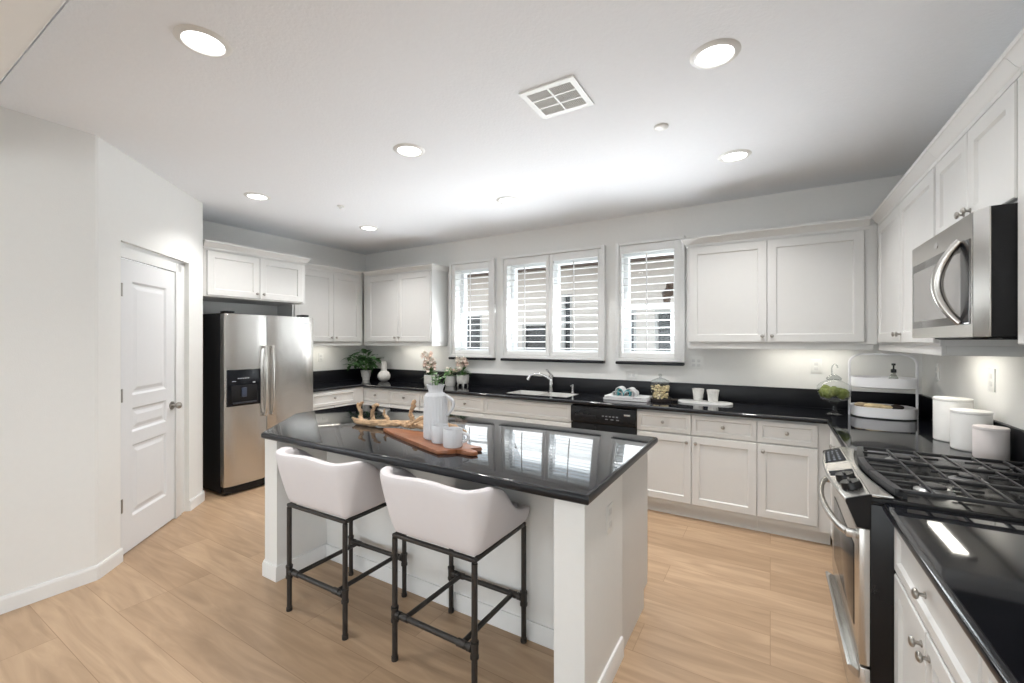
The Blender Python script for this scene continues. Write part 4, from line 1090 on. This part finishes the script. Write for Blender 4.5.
for k, (x, y, a, L, m, lab) in enumerate(((KX-.115, KY+.015, .3, .055, BEDROCK, 'knobbly piece of light wood on the lower tier, nearest the terrarium'), (KX-.045, KY-.03, -.1, .085, TOAST, 'golden bread stick lying across the lower tier'), (KX+.075, KY-.02, .1, .04, WICK, 'dark little bundle at the end of the bread stick on the lower tier'))):
    b = MB(); d = Vector((math.cos(a), math.sin(a), 0))*L; c = Vector((x+(.012 if k == 1 else 0), y-.03, ZT+.080))
    b.tube([c-d, c-d*.4+Vector((0, 0, .004)), c+d*.3+Vector((0, .004, 0)), c+d], [.012, .021, .019, .011], n=9)
    for v in b.bm.verts: v.co += Vector((random.uniform(-1, 1), random.uniform(-1, 1), random.uniform(-1, 1)))*.0015
    single(b, ('wood_chunk', 'bread_stick', 'twine_bundle')[k], m, lab, ('wood', 'bread', 'bundle')[k], (x, y, ZT+.03), sub=1)
# canisters
def canister(x, y, r0, h, label, m=MATTEW):
    r = thing('canister', label, 'canister', (x, y, ZT), group='white lidded canisters')
    b = MB(); b.lathe([(0, 0), (r0*.94, 0), (r0, .006), (r0, h-.02), (r0*.97, h-.016), (0, h-.016)], (x, y, ZT), n=44); b.build('canister_body', m, r)
    b = MB(); b.lathe([(0, h-.0155), (r0*1.0, h-.0155), (r0*1.015, h-.011), (r0*1.015, h-.003), (r0*.99, h), (0, h)], (x, y, ZT), n=44); b.build('lid', m, r)
canister(.868, 3.31, .079, .237, 'tallest white canister, at the back of the row beside the range')
canister(.877, 3.085, .076, .200, 'middle-height white canister between the tallest and the shortest')
canister(.889, 2.895, .060, .150, 'shortest warm-white canister, beside the range grates', PINKW)

# ================================================================== decor on the island
IZ = .9198
def zi(dz): return IZ+dz
bd = MB()
top = [(-2.03, 1.86), (-1.90, 1.802), (-1.60, 1.69), (-1.385, 1.612), (-1.345, 1.640), (-1.325, 1.690), (-1.262, 1.676), (-1.222, 1.678), (-1.208, 1.70), (-1.235, 1.722), (-1.290, 1.728), (-1.272, 1.752), (-1.238, 1.778), (-1.262, 1.797), (-1.318, 1.785), (-1.352, 1.80), (-1.385, 1.85), (-1.52, 1.89), (-1.75, 1.905), (-1.95, 1.905), (-2.01, 1.885)]
bd.prism(top, zi(.0003), zi(.020), .005, 2)
single(bd, 'cutting_board', BOARD, 'reddish wooden cutting board with a forked handle on the island', 'cutting board', (-1.65, 1.8, IZ))
GX, GY = -1.585, 1.83
pt = thing('pitcher', 'tall white ribbed pitcher holding green sprigs', 'pitcher', (GX, GY, zi(.02)))
b = MB(); b.lathe([(0, 0), (.062, 0), (.066, .006), (.066, .05), (.065, .12), (.062, .20), (.060, .232), (.050, .244), (.040, .250), (.038, .258), (.043, .274), (.050, .292), (.046, .292), (.038, .272), (.034, .258), (.034, .22), (0, .21)], (GX, GY, zi(.0203)), n=88, rib=22, amp=.02)
pbd = b.build('pitcher_body', CERAM, pt)
b = MB(); pts = []
hd = Vector((.88, .25, 0)).normalized()
for k in range(13):
    t = k/12; a = math.pi*t; q = hd*(.054+.052*math.sin(a)**.8); pts.append((GX+q.x, GY+q.y, zi(.02)+.236-.120*t+.012*math.sin(a)))
b.tube(pts, [.0075+.001*math.sin(math.pi*k/12) for k in range(13)], n=10); b.build('handle', CERAM, pt)
sg = thing('herb_sprigs', 'green leafy sprigs standing in the white pitcher', 'sprigs', (GX, GY, zi(.24)))
random.seed(31); b = MB(); g = MB()
for (dx, dy, dz, nl) in ((-.035, .01, .07, 7), (0, .0, .085, 8), (.03, -.01, .05, 6), (.085, .02, .115, 7), (-.01, .02, .055, 6), (.015, .015, .07, 6)):
    p0 = Vector((GX+dx*.1, GY+dy*.1, zi(.235))); p2 = Vector((GX+dx, GY+dy, zi(.290)+dz)); p1 = (p0+p2)/2+Vector((dx*.1-.004, 0, .015))
    b.tube([p0, p1, p2], .0017, n=6)
    for k in range(nl):
        t = .45+.55*k/(nl-1); c = p0*(1-t)**2+p1*2*t*(1-t)+p2*t*t; a = k*2.4+dx*50
        plant_leaf(g, c, (math.cos(a), math.sin(a)*.6, .45), random.uniform(.028, .042), .017, .25)
b.build('stems', LEAF, sg); g.build('foliage', LEAF, sg)
def mug(x, y, h, r0, label, ang, handle=True):
    r = thing('mug', label, 'mug', (x, y, zi(.02)), group='white mugs on the cutting board')
    b = MB(); b.lathe([(0, 0), (r0*.93, 0), (r0, .006), (r0, h-.004), (r0*.97, h), (r0*.93, h-.003), (r0*.92, .01), (0, .01)], (x, y, zi(.0203)), n=80, rib=20, amp=.012); b.build('mug_body', CERAM, r)
    d = Vector((math.cos(ang), math.sin(ang), 0)); b = MB(); pts = []
    for k in range(11):
        t = k/10; a = math.pi*t; q = d*(r0*.96+.036*math.sin(a)**.8); pts.append((x+q.x, y+q.y, zi(.02)+h*.80-h*.58*t))
    b.tube(pts, .0068, n=10); b.build('handle', CERAM, r)
mug(-1.378, 1.722, .090, .049, 'white ribbed mug with its handle showing, near the forked end of the board', R(25))
mug(-1.494, 1.760, .090, .044, 'white ribbed mug between the pitcher and the other mug', R(80))
# driftwood
dw_ = thing('driftwood', 'pale twisted driftwood branch lying behind the pitcher', 'driftwood', (-2.1, 1.95, IZ))
random.seed(8)
def branch(b, pts, rad, j=.004, n=9):
    P = []; Rr = []
    for i in range(len(pts)-1):
        for k in range(4):
            t = k/4; p = Vector(pts[i]).lerp(Vector(pts[i+1]), t); P.append(p+Vector((random.uniform(-j, j), random.uniform(-j, j), random.uniform(-j, j)*.6))); Rr.append((rad[i]*(1-t)+rad[i+1]*t)*random.uniform(.95, 1.4))
    P.append(Vector(pts[-1])); Rr.append(rad[-1]); b.tube(P, Rr, n=n)
b = MB()
branch(b, [(-2.42, 1.95, zi(.034)), (-2.36, 1.935, zi(.022)), (-2.24, 1.925, zi(.022)), (-2.10, 1.95, zi(.030)), (-1.97, 1.99, zi(.036)), (-1.86, 2.00, zi(.040)), (-1.76, 2.00, zi(.050)), (-1.66, 1.99, zi(.055)), (-1.56, 1.97, zi(.055)), (-1.47, 1.96, zi(.040))], [.006, .013, .019, .018, .016, .018, .022, .018, .013, .006])
branch(b, [(-2.14, 1.925, zi(.016)), (-2.02, 1.95, zi(.030)), (-1.92, 1.955, zi(.034)), (-1.80, 1.955, zi(.036)), (-1.70, 1.95, zi(.034))], [.008, .011, .012, .014, .010])
b.build('trunk', DRIFT, dw_)
for pts, rad in (([(-2.31, 1.93, zi(.018)), (-2.335, 1.945, zi(.050)), (-2.335, 1.945, zi(.085)), (-2.36, 1.95, zi(.125)), (-2.375, 1.95, zi(.135))], [.014, .011, .0105, .011, .006]),
                 ([(-2.352, 1.95, zi(.118)), (-2.33, 1.95, zi(.140)), (-2.315, 1.95, zi(.146))], [.009, .008, .005]),
                 ([(-2.19, 1.935, zi(.022)), (-2.225, 1.95, zi(.060)), (-2.228, 1.95, zi(.090)), (-2.20, 1.95, zi(.130))], [.014, .012, .012, .009]),
                 ([(-2.215, 1.95, zi(.125)), (-2.19, 1.95, zi(.140)), (-2.165, 1.95, zi(.142))], [.010, .009, .007]),
                 ([(-2.07, 1.955, zi(.030)), (-2.10, 1.955, zi(.065)), (-2.125, 1.95, zi(.085)), (-2.11, 1.95, zi(.118))], [.011, .009, .007, .004]),
                 ([(-1.90, 1.99, zi(.040)), (-1.925, 1.99, zi(.085)), (-1.93, 1.99, zi(.105)), (-1.905, 1.99, zi(.15)), (-1.90, 1.99, zi(.185))], [.016, .012, .010, .0115, .011]),
                 ([(-1.88, 1.97, zi(.04)), (-1.84, 1.98, zi(.07)), (-1.80, 1.99, zi(.085)), (-1.75, 1.99, zi(.09))], [.018, .016, .013, .008]),
                 ([(-1.84, 1.97, zi(.04)), (-1.78, 1.97, zi(.065)), (-1.70, 1.98, zi(.075))], [.016, .014, .008])):
    b = MB(); branch(b, pts, rad, .003); b.build('branch', DRIFT, dw_)
b = MB()
for k in range(22):
    b.sphere((-1.98+random.random()*.16, 1.925+random.random()*.03, zi(.026+random.random()*.026)), random.uniform(.006, .011), 8)
b.build('burl', DRIFT, dw_)
